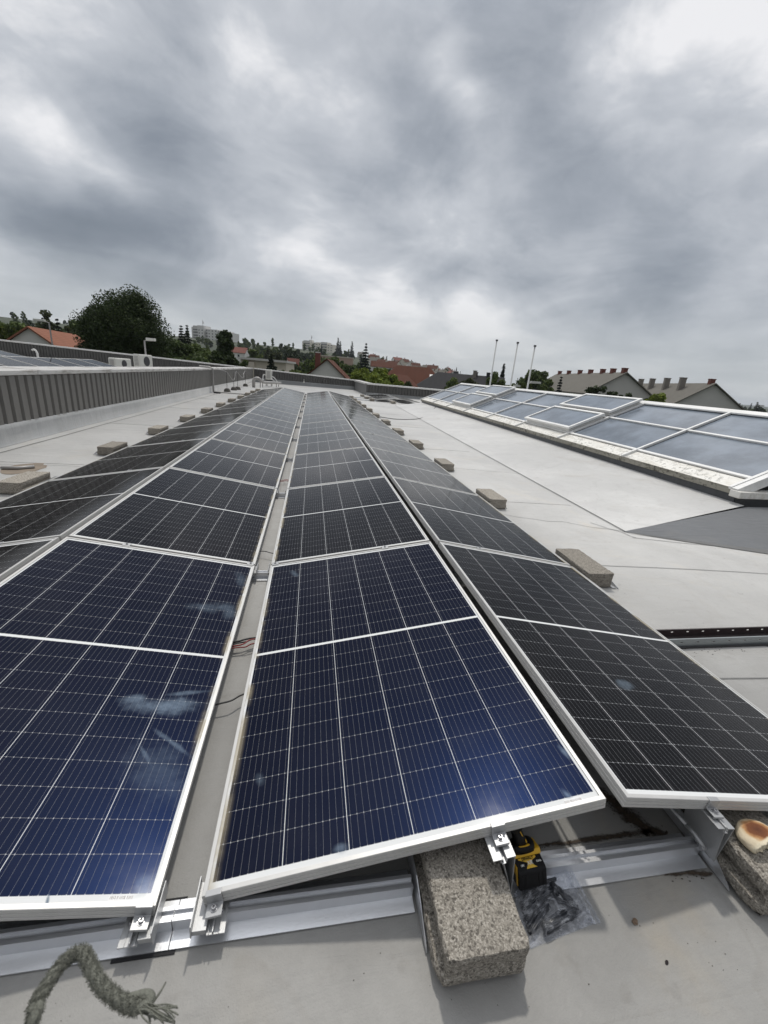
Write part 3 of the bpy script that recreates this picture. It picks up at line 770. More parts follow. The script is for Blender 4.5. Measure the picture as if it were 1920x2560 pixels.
# printed label on the sloping front top of the battery
sl_ang = math.atan2(.010, .026)
T = Matrix.Translation((0, .0045, .0503)) @ Matrix.Rotation(sl_ang, 4, 'X')
def plate(name, pts, mat, parent, z=.0006, th=.0007):
    mb = MB(); n = len(pts)
    V = [tuple(T @ Vector((x, y, z-th))) for x, y in pts] + [tuple(T @ Vector((x, y, z))) for x, y in pts]
    mb.add(V, [tuple(range(n))[::-1], tuple(range(n, 2*n))] + [(i, (i+1) % n, n+(i+1) % n, n+i) for i in range(n)])
    return mb.build(name, mat, parent)
plate('yellow_emblem', [(-.0135, .0015), (.0165, .0015), (.011, .0055), (.0055, .010), (.0055, .0145), (.012, .0185), (.023, .0225), (.023, .0265), (-.027, .0265), (-.027, .0235), (-.014, .0185), (-.0055, .0145), (-.0055, .010), (-.0105, .0055)], M['yellow_print'], bat)
def text(name, body, x, y, size, mat, parent, zoff=.0012, ext=.0003, shear=0):
    cu = bpy.data.curves.new(name, 'FONT'); cu.body = body; cu.size = size; cu.extrude = ext
    cu.align_x = 'CENTER'; cu.align_y = 'CENTER'; cu.shear = shear; cu.offset = .0002; cu.materials.append(mat)
    o = bpy.data.objects.new(name, cu); COL.objects.link(o); o.parent = parent
    bpy.context.view_layer.update(); me = bpy.data.meshes.new_from_object(o.evaluated_get(bpy.context.evaluated_depsgraph_get()))
    bpy.data.objects.remove(o); me.name = name; me.materials.clear(); me.materials.append(mat); o = link(name, me, parent)
    o.matrix_local = T @ Matrix.Translation((x, y, zoff)); return o
text('brand_lettering', 'DEWALT', -.001, .0225, .0082, M['black_plastic'], bat)
text('series_lettering', 'XR', .0005, .0125, .0125, M['white_print'], bat, shear=.2)
text('voltage_lettering', '18V', -.022, .0095, .0066, M['white_print'], bat)
text('capacity_lettering', '5.0Ah', .0265, .0125, .0058, M['white_print'], bat)
mb = MB(); mb.prism([(.028, .0605), (.074, .0585), (.074, .071), (.034, .074)], -.043, .043, 'x'); mb.build('yellow_collar', M['yellow'], dr, bevel=.004)
mb = MB(); mb.box(-.0425, -.0405, .006, .070, .010, .060); mb.build('side_rail', M['yellow'], dr, bevel=.0008)
def loft(rings, name, mat, parent):
    """superellipse rings (cx, cy, cz, rx, ry)"""
    mb = MB(); n = 20; V = []
    for cx, cy, cz, rx, ry in rings:
        for i in range(n):
            q = 2*math.pi*i/n; c, s = math.cos(q), math.sin(q)
            V.append((cx+rx*math.copysign(abs(c)**.7, c), cy+ry*math.copysign(abs(s)**.7, s), cz))
    F = [(k*n+i, k*n+(i+1) % n, (k+1)*n+(i+1) % n, (k+1)*n+i) for k in range(len(rings)-1) for i in range(n)]
    F += [tuple(range(n))[::-1], tuple((len(rings)-1)*n+i for i in range(n))]
    mb.add(V, F); return mb.build(name, mat, parent, smooth=True)
loft([(-.004, .050, .070, .036, .022), (-.004, .050, .084, .034, .021), (-.006, .050, .088, .026, .017)], 'foot', M['black_plastic'], dr)
hd = loft([(-.006, .050, .086, .020, .017), (-.012, .051, .105, .0155, .0165), (-.020, .054, .130, .0165, .020), (-.026, .058, .150, .020, .026)], 'handle', M['black_plastic'], dr)
mb = MB(); mb.tube([(.004, .0355, .094), (.0015, .0355, .104)], .0016, 6); mb.tube([(-.007, .034, .116), (-.013, .033, .128), (-.015, .033, .133)], .0014, 6)
mb.build('grip_trim', M['yellow'], hd)
loft([(-.004, .034, .0885, .016, .004), (-.004, .034, .0895, .0155, .0035)], 'foot_badge', M['yellow'], dr)
mb = MB(); mb.tube([(-.030, .020, .158), (-.030, .04, .160), (-.030, .09, .160), (-.030, .125, .158)], [.020, .024, .024, .020], 16)
mb.build('motor_housing', M['black_plastic'], dr, smooth=True)
mb = MB(); mb.tube([(-.004, .062, .142), (.008, .066, .150)], .011, 12); mb.build('side_knob', M['black_plastic'], dr)

# clear zip bag of black cable clips
bag = empty('plastic_bag', (0, 0, 0)); tag(bag, 'clear zip bag of black cable clips lying in front of the drill', 'bag')
c00, c10, c11, c01 = Vector((.812, -.150)), Vector((1.022, -.122)), Vector((1.012, -.006)), Vector((.842, -.034))
def bagpt(u, v): return (c00*(1-u)*(1-v) + c10*u*(1-v) + c11*u*v + c01*(1-u)*v)
from mathutils import noise as mn
def baghh(u, v):
    e = min(u, 1-u, v, 1-v); env = min(1, e/.16)**.6
    h = .020 + .010*mn.noise((u*3.1, v*2.6, 1.7)) + .011*(1-abs(mn.noise((u*5+v*2, v*4-u*3, 4.2)))*3)*.5 + .004*mn.noise((u*14+v*5, v*11, 9.1))
    return max(.002, h)*env
def floorz(p):    # the bag lies over the foot of the rail at its upper edge
    y = p.y
    return RZ if y < -.056 else (-.0885 if y < -.040 else -.0885 + max(0, (y+.040))*.30)
mb = MB(); N1, N2 = 44, 30
for lay in (0, 1):
    for j in range(N2+1):
        for i in range(N1+1):
            p = bagpt(i/N1, j/N2); z = floorz(p)+.0012+(baghh(i/N1, j/N2) if lay else 0); mb.v.append((p.x, p.y, z))
for lay in (0, 1):
    o = lay*(N1+1)*(N2+1)
    for j in range(N2):
        for i in range(N1): mb.f.append((o+j*(N1+1)+i, o+j*(N1+1)+i+1, o+(j+1)*(N1+1)+i+1, o+(j+1)*(N1+1)+i))
mt, t, b = new_mat('clear_bag_film')
tr_ = t.node('ShaderNodeBsdfTransparent'); tr_.inputs[0].default_value = (.93, .94, .96, 1)
b.inputs['Base Color'].default_value = (.70, .72, .77, 1); b.inputs['Roughness'].default_value = .14; b.inputs['Specular IOR Level'].default_value = .8
n = t.noise(t.vmath('MULTIPLY', obj_co(t), (1.0, 1.7, 1.0)), 26, 6, .7, dist=1.2); ms = t.node('ShaderNodeMixShader')
t.put(ms.inputs[0], t.math('MULTIPLY_ADD', t.step(n, .44, .70), .38, .07)); t.l.new(tr_.outputs[0], ms.inputs[1]); t.l.new(b.outputs[0], ms.inputs[2])
t.l.new(ms.outputs[0], t.n['Material Output'].inputs[0]); M['film'] = mt
mb.build('film', M['film'], bag, smooth=True)
clipm = simple('clip_plastic', (.014, .016, .022), .4, .3, 50, 0, .5)
def bundle(name, u0, v0, u1, v1, n, spread, rad):
    mb = MB()
    for k in range(n):
        o = rng.gauss(0, spread); P = []
        for i in range(7):
            q = i/6; u = u0+(u1-u0)*q + rng.gauss(0, .008); v = v0+(v1-v0)*q+o+.03*math.sin(q*3+k)
            u, v = min(.93, max(.06, u)), min(.92, max(.08, v)); p = bagpt(u, v); h = baghh(u, v); P.append(Vector((p.x, p.y, floorz(p)+.002+min(max(.002, h-.004), .0035+k*.0009))))
        mb.tube(P, rad*rng.uniform(.7, 1.2), 5)
    return mb.build(name, clipm, bag, smooth=True)
bundle('cable_ties', .08, .60, .62, .80, 20, .075, .0036); bundle('cable_ties', .10, .28, .46, .62, 18, .08, .0036)
bundle('cable_ties', .30, .16, .86, .30, 18, .06, .0036); bundle('cable_ties', .60, .78, .84, .34, 18, .07, .0036); bundle('cable_ties', .12, .86, .74, .90, 8, .02, .0026)
mb = MB()
for q in (0, .012):
    a, b_ = bagpt(1.0-q*1.2, -.02), bagpt(1.0-q*1.2, 1.02)
    mb.tube([(a.x+.004+(.0 if q else .010), a.y, RZ+.004), ((a.x+b_.x)/2+.004+(.0 if q else .010), (a.y+b_.y)/2, RZ+.008), (b_.x+.004+(.0 if q else .010), b_.y, -.078)], .0016, 6)
mb.quad((c10.x-.004, c10.y-.002, RZ+.003), (c10.x+.020, c10.y-.001, RZ+.003), (c11.x+.018, c11.y+.002, -.080), (c11.x-.004, c11.y, -.079))
mb.build('zip_strip', M['film'], bag)

# bitten bread roll on the block
br = empty('bread_roll', (1.556, -.062, .0203), (0, 0, 0)); tag(br, 'bitten white bread roll with a burnt brown top lying on the concrete block', 'bread')
bm = bmesh.new(); bmesh.ops.create_icosphere(bm, subdivisions=5, radius=1)
for v in bm.verts:
    p = v.co.copy(); r_ = .056*(1+.07*mn.noise(p*1.8)+.02*mn.noise(p*6))
    q = Vector((p.x*r_*1.08, p.y*r_*.92, max(p.z, -.72)*.026 + .019))
    if p.z > .1: q.z -= .006*max(0, 1-((p.x+.1)**2+(p.y-.1)**2)*2.2)
    v.co = q
# torn side: push the bitten corner in with a ragged face
for v in bm.verts:
    d = v.co.x*.22 - v.co.y*.975
    lim = .017 + .007*mn.noise(v.co*60) + .004*mn.noise(v.co*170)
    if d > lim:
        n_ = Vector((.22, -.975, 0)).normalized(); v.co -= n_*(d-lim)*1.18; v.co += n_*.004*mn.noise(v.co*260)
        v.co.z = max(.0008, v.co.z + .003*mn.noise(v.co*120+Vector((3, 1, 2))))
for v in bm.verts: v.co.z = max(v.co.z, .0004)
me = bpy.data.meshes.new('crumb'); bm.to_mesh(me); bm.free()
for p in me.polygons: p.use_smooth = True
mt, t, b = new_mat('bread'); co = obj_co(t); x_, y_, z_ = t.sep(co)
q = t.vmath('LENGTH', t.vmath('MULTIPLY', t.vmath('SUBTRACT', co, (-.004, .012, .036)), (21.0, 27.0, 18.0)), out=1)
q = t.math('ADD', q, t.math('MULTIPLY', t.math('SUBTRACT', t.noise(co, 40, 4, .6), .5), .5))
torn = t.math('ADD', t.math('SUBTRACT', t.math('MULTIPLY', x_, .22), t.math('MULTIPLY', y_, .975)), t.math('MULTIPLY', t.math('SUBTRACT', t.noise(co, 120, 3, .6), .5), .006))
c = t.ramp(q, [(0.0, (.10, .028, .008)), (.52, (.17, .055, .016)), (.75, (.42, .22, .09)), (.92, (.62, .50, .33)), (1.0, (.66, .56, .40))])
c = t.mix(t.step(torn, .008, .014), c, (.70, .62, .46))
t.put(b.inputs['Base Color'], c); b.inputs['Roughness'].default_value = .8
t.put(b.inputs['Normal'], t.bump(t.noise(co, 170, 5, .65), .5, .004)); me.materials.append(mt)
link('crumb', me, br)

# frayed rope end standing up in front of the rail
rp = empty('rope', (-.19, -.47, RZ)); tag(rp, 'grey green frayed rope end bent over above the roof in the corner', 'rope')
def rp_at(px, py, z): 
    d = ray(px, py); k = (z-CX[2])/d.z; return Vector(CX)+d*k
K = .62
def rpp(px, py, k=K):
    d = ray(px, py); kk = (RZ-CX[2])/d.z*k; return Vector(CX)+d*kk
path = [Vector((-.19, -.47, RZ+.007)), Vector((-.175, -.45, .10)), rpp(62, 2600), rpp(85, 2520), rpp(118, 2462), rpp(150, 2415), rpp(180, 2388), rpp(207, 2383), rpp(222, 2405), rpp(238, 2440), rpp(262, 2472), rpp(292, 2496), rpp(322, 2512), rpp(345, 2518)]
def spline(P, m=8):
    out = []
    for i in range(len(P)-1):
        p0, p1, p2, p3 = P[max(i-1, 0)], P[i], P[i+1], P[min(i+2, len(P)-1)]
        for k in range(m):
            s = k/m; out.append(.5*((2*p1)+(-p0+p2)*s+(2*p0-5*p1+4*p2-p3)*s*s+(-p0+3*p1-3*p2+p3)*s**3))
    return out+[P[-1]]
sp = spline(path, 7)
base = Vector(rp.location)
mb = MB(); nst = 3
for st in range(nst):
    pts = []
    for i, p in enumerate(sp):
        d = (sp[min(i+1, len(sp)-1)]-sp[max(i-1, 0)]).normalized(); a = d.orthogonal().normalized(); a = Vector((0, -1, .3)) - d*Vector((0, -1, .3)).dot(d); a.normalize(); b_ = d.cross(a)
        q = i*.42+st*2*math.pi/3; pts.append(p-base+(a*math.cos(q)+b_*math.sin(q))*.0034)
    mb.tube(pts, [.0046]*len(pts), 8)
ropem = simple('grey_green_rope', (.20, .205, .175), .95, .5, 320, 0, .1, .6, 500)
body = mb.build('twisted_strands', ropem, rp, smooth=True)
mb = MB()
for k in range(4200):
    i = rng.randrange(8, len(sp)-1); p = sp[i]-base; d = (sp[i+1]-sp[i]).normalized()
    o = Vector((rng.gauss(0, 1), rng.gauss(0, 1), rng.gauss(0, 1))); o = (o-d*o.dot(d)).normalized()
    a = p+o*.0066; e = a+o*rng.uniform(.001, .0045)+d*rng.uniform(-.005, .005); mb.tube([a, (a+e)/2+d*.001, e], .00028, 3, False)
mb.build('fuzz', ropem, rp)
mb = MB(); tip = rpp(345, 2518)-base
kn = [rpp(312, 2500)-base, rpp(335, 2494)-base, rpp(362, 2487)-base, rpp(376, 2494)-base, rpp(368, 2512)-base, rpp(345, 2520)-base]
mb.tube(spline(kn, 4), .0062, 8)
mb.build('whipping', ropem, rp, smooth=True)
mb = MB(); mb.tube([rpp(383, 2505)-base, rpp(402, 2478)-base, rpp(415, 2455)-base], [.0016, .0014, .0009], 6)
for (x, y) in ((395, 2535), (425, 2550), (440, 2538), (432, 2556), (405, 2552), (385, 2548), (445, 2520), (370, 2560)):
    for r_ in range(3):
        e = rpp(x+rng.uniform(-8, 8), y+rng.uniform(-8, 8), K+rng.uniform(-.015, .015))-base; mid = (tip*.4+e*.6)+Vector((rng.uniform(-.006, .006), rng.uniform(-.004, .004), rng.uniform(.0, .01)))
        mb.tube(spline([tip+Vector((rng.uniform(-.004, .004),)*3), mid, e], 5), .0009, 5)
mb.build('frayed_end', ropem, rp, smooth=True)

# cables in the central gap
mb = MB(); mb.tube(spline([Vector(v) for v in ((-.30, .66, -.070), (-.10, .655, -.055), (-.03, .664, -.050), (.0, .675, -.050), (.032, .703, -.052), (.12, .76, -.06))], 6), .0032, 8)
tag(mb.build('solar_cable', M['cable_black'], smooth=True), 'thin black cable sagging across the central gap near the front', 'cable', 'cables in the central gap')
cb = empty('cable_bundle', (0, 1.04, -.05)); tag(cb, 'red and black cable bundle crossing the central gap', 'cable', 'cables in the central gap')
mb = MB(); mb.tube(spline([Vector(v) for v in ((-.2, -.01, -.01), (-.045, .003, .002), (-.01, .012, .006), (.035, .032, .0), (.15, .05, -.01))], 5), .0045, 8)
mb.tube(spline([Vector(v) for v in ((-.2, -.03, -.01), (-.045, -.005, -.002), (.0, .010, -.004), (.035, .020, .002), (.15, .05, -.01))], 5), .0032, 8); mb.build('black_cable', M['cable_black'], cb, smooth=True)
mb = MB(); mb.tube(spline([Vector(v) for v in ((-.2, -.04, -.012), (-.045, -.020, -.004), (-.01, -.012, .0), (.030, .016, .004), (.15, .04, -.01))], 5), .0032, 8)
mb.tube(spline([Vector(v) for v in ((-.2, -.05, -.014), (-.045, -.026, -.010), (.0, -.022, -.010), (.035, -.006, -.004), (.15, .02, -.01))], 5), .0030, 8); mb.build('red_cable', M['cable_red'], cb, smooth=True)
mb = MB(); mb.tube(spline([Vector(v) for v in ((-.2, 2.1, -.07), (-.039, 2.079, -.05), (.032, 2.046, -.05), (.2, 2.02, -.07))], 6), .003, 8)
tag(mb.build('solar_cable', M['cable_black'], smooth=True), 'short black cable behind the second rail in the central gap', 'cable', 'cables in the central gap')
mb = MB()
for dy in (0, .05): mb.tube(spline([Vector(v) for v in ((-.2, 4.05+dy, -.07), (-.04, 4.0+dy, -.05), (.0, 4.06+dy, -.055), (.04, 4.02+dy, -.05), (.2, 4.0, -.07))], 5), .0035, 6)
tag(mb.build('solar_cable', M['cable_red'], smooth=True), 'red cable pair crossing the central gap just behind the third rail', 'cable', 'cables in the central gap')
mb = MB(); mb.tube([(1.085, .05+i*.25, .06+.01*math.sin(i*2.1)) for i in range(10)], .0035, 6)
tag(mb.build('ridge_cable', M['cable_red'], smooth=True), 'red cable just visible inside the dark slot of the right ridge', 'cable')

# perforated cable tray running out to the right
ct = empty('cable_tray', (2.0, .985, RZ)); tag(ct, 'long perforated steel cable tray lying on the roof beside the right panels', 'cable tray')
def perf(y, name, mat, z0=.004, z1=.052, L=3.4, ph=0.0, lipy=.006):
    mb = MB(); p = .105; h0, h1 = z0+.026, z0+.033; w = .016
    x = 0.0; k = 0
    mb.box(0, L, y-.0008, y+.0008, z0, h0); mb.box(0, L, y-.0008, y+.0008, h1, z1); mb.box(0, L, min(y, y+lipy), max(y, y+lipy), z1+.0002, z1+.0018)
    while x < L:
        s = ph+k*p; mb.box(max(0, s), s+p-w, y-.0008, y+.0008, h0, h1); x += p; k += 1
    return mb.build(name, mat, ct)
galv2 = simple('zinc_tray', (.30, .325, .33), .45, .15, 12, .5); brown = simple('tarnished_tray', (.055, .045, .045), .6, .3, 8, .2)
perf(-.048, 'front_side', galv2, lipy=.008); perf(.048, 'rear_side', brown, ph=.03, lipy=-.008)
mb = MB(); mb.box(0, 3.4, -.046, .046, .0045, .006); mb.build('tray_floor', brown, ct)
mb = MB(); mb.tube([(0, -.01, .013), (1, .0, .013), (2, -.012, .013), (3.4, .0, .013)], .006, 6); mb.build('red_cable', M['cable_red'], ct)
mb = MB(); mb.tube([(.1, -.056, .006), (1, -.060, .006), (3.4, -.058, .006)], .005, 6); mb.build('black_cable', M['cable_black'], ct)

# dirt and small debris
mt, t, b = new_mat('wet_leaf_dirt'); co = obj_co(t); n = t.noise(co, 60, 5, .7)
t.put(b.inputs['Base Color'], t.ramp(n, [(.3, (.018, .014, .010)), (.6, (.055, .038, .024)), (.75, (.14, .10, .065))])); b.inputs['Roughness'].default_value = .8
M['dirt'] = mt
mb = MB()
def fleck(x, y, s, z=RZ):
    a = rng.uniform(0, 6.28); n_ = rng.choice([4, 5, 6]); h = rng.uniform(.001, .0035)*min(1.5, s/.008)
    V = [(x+s*rng.uniform(.6, 1)*math.cos(a+2*math.pi*i/n_), y+s*.7*rng.uniform(.6, 1)*math.sin(a+2*math.pi*i/n_), z+.001+rng.uniform(0, h)) for i in range(n_)]
    mb.add(V+[(x, y, z+.002+h)], [(i, (i+1) % n_, n_) for i in range(n_)])
pth = [(1.27, .20), (1.30, .16), (1.33, .11), (1.345, .075), (1.37, .055)]
for k in range(420):
    i = rng.randrange(len(pth)-1); s = rng.random(); x = pth[i][0]+(pth[i+1][0]-pth[i][0])*s; y = pth[i][1]+(pth[i+1][1]-pth[i][1])*s
    fleck(x+rng.gauss(0, .014), y+rng.gauss(0, .014), rng.uniform(.001, .0035))
for k in range(200): fleck(rng.uniform(.95, 1.40), .062+abs(rng.gauss(0, .006)), rng.uniform(.0008, .0025))
tag(mb.build('leaf_dirt', M['dirt']), kind='stuff')
def mudfilm(pts, name):
    """thin film of dried mud with a ragged noise edge; u runs across the patch"""
    mt, t, b = new_mat(name); uvn = t.node('ShaderNodeUVMap'); uvn.uv_map = 'UVMap'; co = world_co(t)
    e = t.math('ABSOLUTE', t.math('SUBTRACT', t.sep(uvn.outputs[0])[0], .5)); n = t.noise(co, 34, 6, .7); n2 = t.noise(co, 150, 4, .6)
    k = t.step(t.math('ADD', t.math('MULTIPLY', e, 1.3), t.math('MULTIPLY_ADD', n, 1.0, t.math('MULTIPLY', n2, .35))), 1.10, .72)
    t.put(b.inputs['Base Color'], t.ramp(n2, [(.3, (.022, .017, .012)), (.6, (.060, .042, .027)), (.75, (.15, .11, .07))])); b.inputs['Roughness'].default_value = .85
    tr = t.node('ShaderNodeBsdfTransparent'); ms = t.node('ShaderNodeMixShader'); t.put(ms.inputs[0], k); t.l.new(tr.outputs[0], ms.inputs[1]); t.l.new(b.outputs[0], ms.inputs[2]); t.l.new(ms.outputs[0], t.n['Material Output'].inputs[0])
    mb = MB(); n = len(pts); U = {}
    for i, (x, y, w) in enumerate(pts):
        d = Vector((pts[min(i+1, n-1)][0]-pts[max(i-1, 0)][0], pts[min(i+1, n-1)][1]-pts[max(i-1, 0)][1])).normalized(); nn = Vector((-d.y, d.x))*w
        for s_, u in ((-1, 0.0), (1, 1.0)): mb.v.append((x+nn.x*s_, y+nn.y*s_, RZ+.0045)); U[(round(mb.v[-1][0], 5), round(mb.v[-1][1], 5))] = (u, i/n)
    mb.f += [(2*i, 2*i+2, 2*i+3, 2*i+1) for i in range(n-1)]
    return tag(mb.build(name, mt, uv=lambda c: U[(round(c.x, 5), round(c.y, 5))]), kind='stuff')
mudfilm([(1.25, .24, .02), (1.28, .19, .045), (1.31, .14, .06), (1.34, .09, .06), (1.38, .065, .035), (1.41, .06, .01)], 'mud')
mudfilm([(.93, .066, .006), (1.05, .066, .013), (1.2, .066, .016), (1.36, .066, .02)], 'mud_line')
mudfilm([(1.30, -.047, .004), (1.35, -.050, .010), (1.40, -.053, .015), (1.45, -.060, .010)], 'mud_under_rail')
mb = MB()
for k in range(90): fleck(rng.uniform(-.6, 1.7), rng.uniform(-.35, -.10), rng.uniform(.0008, .0022))
for k in range(120): fleck(rng.uniform(2.2, 4.5), rng.uniform(.9, 3), rng.uniform(.001, .004))
for k in range(50): fleck(rng.uniform(2.2, 3.2), rng.uniform(.86, .93), rng.uniform(.002, .006))
for k in range(16): fleck(rng.uniform(1.30, 1.45), -.055-abs(rng.gauss(0, .008)), rng.uniform(.001, .004))
tag(mb.build('grit', M['dirt']), kind='stuff')
def chip(name, x, y, s, col, label, cat, el=1.0):
    bm = bmesh.new(); bmesh.ops.create_icosphere(bm, subdivisions=2, radius=s)
    for v in bm.verts: v.co = Vector((v.co.x*el, v.co.y, v.co.z*.45))*(1+.9*mn.noise(v.co*170+Vector((7.3*el, 1, 2)))+.4*mn.noise(v.co*520)); 
    me = bpy.data.meshes.new(name); bm.to_mesh(me); bm.free(); me.materials.append(simple(name, col, .8, .3, 120))
    o = link(name, me, None, (x, y, RZ+s*.42)); o.rotation_euler.z = .6; tag(o, label, cat)
chip('pebble', 1.133, -.132, .0068, (.16, .11, .075), 'small brown stone on the roof right of the clip bag', 'stone')
chip('wood_chip', 1.156, -.213, .0038, (.015, .010, .012), 'tiny dark chip on the bare roof below the brown stone', 'debris', 1.9)
# rust stain with a bit of pipe at the left edge, in front of the first left block
mb = MB(); mb.tube([(-2.95, 4.22, RZ+.02), (-2.80, 4.24, RZ+.02), (-2.70, 4.33, RZ+.02)], .018, 10)
tag(mb.build('pipe_offcut', M['galv'], smooth=True), 'short pale pipe offcut lying on the roof by the left edge', 'pipe')
mb = MB(); ringp = [(-2.78+.17*math.cos(a)*rng.uniform(.8, 1.15), 4.30+.26*math.sin(a)*rng.uniform(.8, 1.15), RZ+.003) for a in [i*.33 for i in range(19)]]
mb.add(ringp, [tuple(range(19))]); tag(mb.build('rust_stain', simple('rust_stain', (.215, .175, .135), .8, .45, 14)), kind='structure')

# ================================================================ along the left wall and at the far end
def rod(x, y, h, label):
    e = empty('lightning_rod', (x, y, RZ)); tag(e, label, 'lightning rod', 'lightning rods along the left wall')
    mb = MB(); mb.tube([(0, 0, .11), (0, 0, h)], .009, 8); mb.build('rod', M['dark_metal'], e)
    mb = MB(); n = 10; rings = [(.14, .0), (.14, .05), (.10, .13), (.05, .15)]
    V = [(r*math.cos(2*math.pi*i/n), r*math.sin(2*math.pi*i/n), z) for r, z in rings for i in range(n)]
    mb.add(V, [(k*n+i, k*n+(i+1) % n, (k+1)*n+(i+1) % n, (k+1)*n+i) for k in range(3) for i in range(n)]+[tuple(3*n+i for i in range(n))])
    mb.build('concrete_foot', simple('dark_concrete', (.09, .085, .075), .9, .3, 20), e)
rod(-3.40, 19.21, .84, 'nearest lightning rod on a concrete foot, beside the wall downpipe'); rod(-3.36, 20.67, .80, 'left one of the close pair of lightning rods by the long wall')
rod(-3.28, 21.26, .86, 'right one of the close pair of lightning rods by the long wall'); rod(-3.46, 25.01, .84, 'farthest lightning rod, beside the gooseneck pipe')
mb = MB(); pts = [(-3.54, 17.95, .84), (-3.40, 19.2, .745), (-3.36, 20.6, .36), (-3.30, 21.0, .72), (-3.28, 21.26, .72), (-3.34, 23.0, .45), (-3.44, 24.3, .40), (-3.5, 24.7, .60), (-3.46, 25.0, .74), (-3.6, 25.0, .86)]
mb.tube(spline([Vector(p) for p in pts], 5), .008, 6)
tag(mb.build('lightning_wire', simple('bare_wire', (.45, .45, .45), .4, .1, 5, .4), smooth=True), 'bare pale wire looping between the lightning rods', 'wire')
dp = empty('downpipe', (-3.70, 17.95, RZ)); tag(dp, 'grey cable conduit climbing the long wall and turning along the roof', 'conduit')
mb = MB(); mb.tube([(0, 0, .03), (0, 0, .96), (-.12, 0, 1.0), (-.5, 0, 1.0)], .038, 8); mb.build('riser', M['galv'], dp)
mb = MB(); mb.tube([(0, 0, .045), (.15, -.05, .045), (1.0, -.12, .045), (1.7, -.15, .045)], .024, 8); mb.build('floor_run', M['galv'], dp)
mb = MB(); mb.box(.05, .30, -.24, -.10, .0, .05); mb.build('support_block', M['rubber'], dp)
gn = empty('gooseneck_pipe', (-2.96, 24.65, RZ)); tag(gn, 'fat grey gooseneck pipe with insulated duct on legs at the far left', 'pipe')
arc = [(0, 0, 0), (0, 0, .32)] + [(.19-.19*math.cos(a), .02*a, .34+.17*math.sin(a)) for a in [i*math.pi/9 for i in range(1, 9)]] + [(.52, .35, .30), (1.0, 1.6, .28), (1.3, 2.7, .26)]
mb = MB(); mb.tube(arc, [.085]*10+[.075, .065, .06], 10); mb.build('duct', M['galv'], gn, smooth=True)
for (x, y) in ((.33, .25), (.42, .65), (1.15, 2.9), (1.05, 2.5)):
    mb = MB(); mb.tube([(x, y, 0), (x, y, .30)], .018, 6); mb.build('leg', M['dark_metal'], gn)
ac = empty('condenser_unit', (-2.37, 27.4, .30)); tag(ac, 'white condenser unit seen end on at the far end of the rows', 'air conditioner')
def ac_unit(e, sx, sy, sz, fan=True):
    mb = MB(); mb.box(-sx/2, sx/2, -sy/2, sy/2, 0, sz); mb.build('casing', M['ac'], e, bevel=.035)
    mb = MB()
    for k in range(7): mb.box(-sx*.28, sx*.28, -sy/2-.012, -sy/2-.001, sz*(.18+.1*k), sz*(.18+.1*k)+.025)
    mb.build('side_grille', M['galv'], e)
    if fan:
        mb = MB(); n = 20
        mb.add([(sx/2+.010, .02+sz*.30*math.cos(2*math.pi*i/n), sz*.5+sz*.36*math.sin(2*math.pi*i/n)) for i in range(n)]+[(sx/2+.001, .02+sz*.30*math.cos(2*math.pi*i/n), sz*.5+sz*.36*math.sin(2*math.pi*i/n)) for i in range(n)], [tuple(range(n))]+[(i, (i+1) % n, n+(i+1) % n, n+i) for i in range(n)])
        mb.build('fan_grille', M['dark_metal'], e)
    mb = MB()
    for s in (-1, 1): mb.box(-sx*.55, sx*.55, s*sy*.35-.03, s*sy*.35+.03, -.06, 0)
    mb.build('feet', M['rubber'], e)
ac_unit(ac, .36, .80, .60)
mb = MB(); mb.tube(spline([Vector(v) for v in ((-.17, -.2, .25), (-.30, -.3, .28), (-.34, -.4, .05), (-.30, -.5, -.03))], 5), .03, 7); mb.tube(spline([Vector(v) for v in ((.17, -.3, .2), (.34, -.4, .16), (.5, -.3, -.05), (.6, -.2, -.25))], 5), .026, 7); mb.tube(spline([Vector(v) for v in ((.1, -.41, .1), (.2, -.46, .06), (.36, -.5, -.05))], 5), .024, 7)
mb.build('hoses', M['white_paint'], ac, smooth=True)
mb = MB()
for x in (-.15, .15):
    for y in (-.3, .3): mb.box(x-.02, x+.02, y-.02, y+.02, -.395, -.061)
mb.build('stand', M['galv'], ac)
mb = MB(); mb.box(-.05, .05, 0, .06, 0, .12); mb.tube([(0, -.02, .10), (0, -.02, .26)], .02, 6)
wb = mb.build('wall_box', M['ac'], None, loc=(-.30, 31.98, .12)); tag(wb, 'small grey box fixed low on the far end parapet', 'junction box')
# two condenser units on the upper roof
for (px, dist, zb, yaw, lab) in ((300, 20.2, .55, -.1, 'left white condenser unit on the upper roof, standing lower and wider'), (358, 21.5, .62, -.3, 'right white condenser unit on the upper roof, standing higher in front of the dark trees')):
    p = at(px, 905, dist); e = empty('condenser_unit', (p.x, p.y, zb), (0, 0, -.35+yaw*.3))
    tag(e, lab, 'air conditioner', 'condenser units on the upper roof'); ac_unit(e, .34, .78 if px == 300 else .70, .40 if px == 300 else .54)
    mb = MB(); mb.box(-.3, .3, -.25, .25, .27-zb, -.061); mb.build('plinth', M['galv'], e)
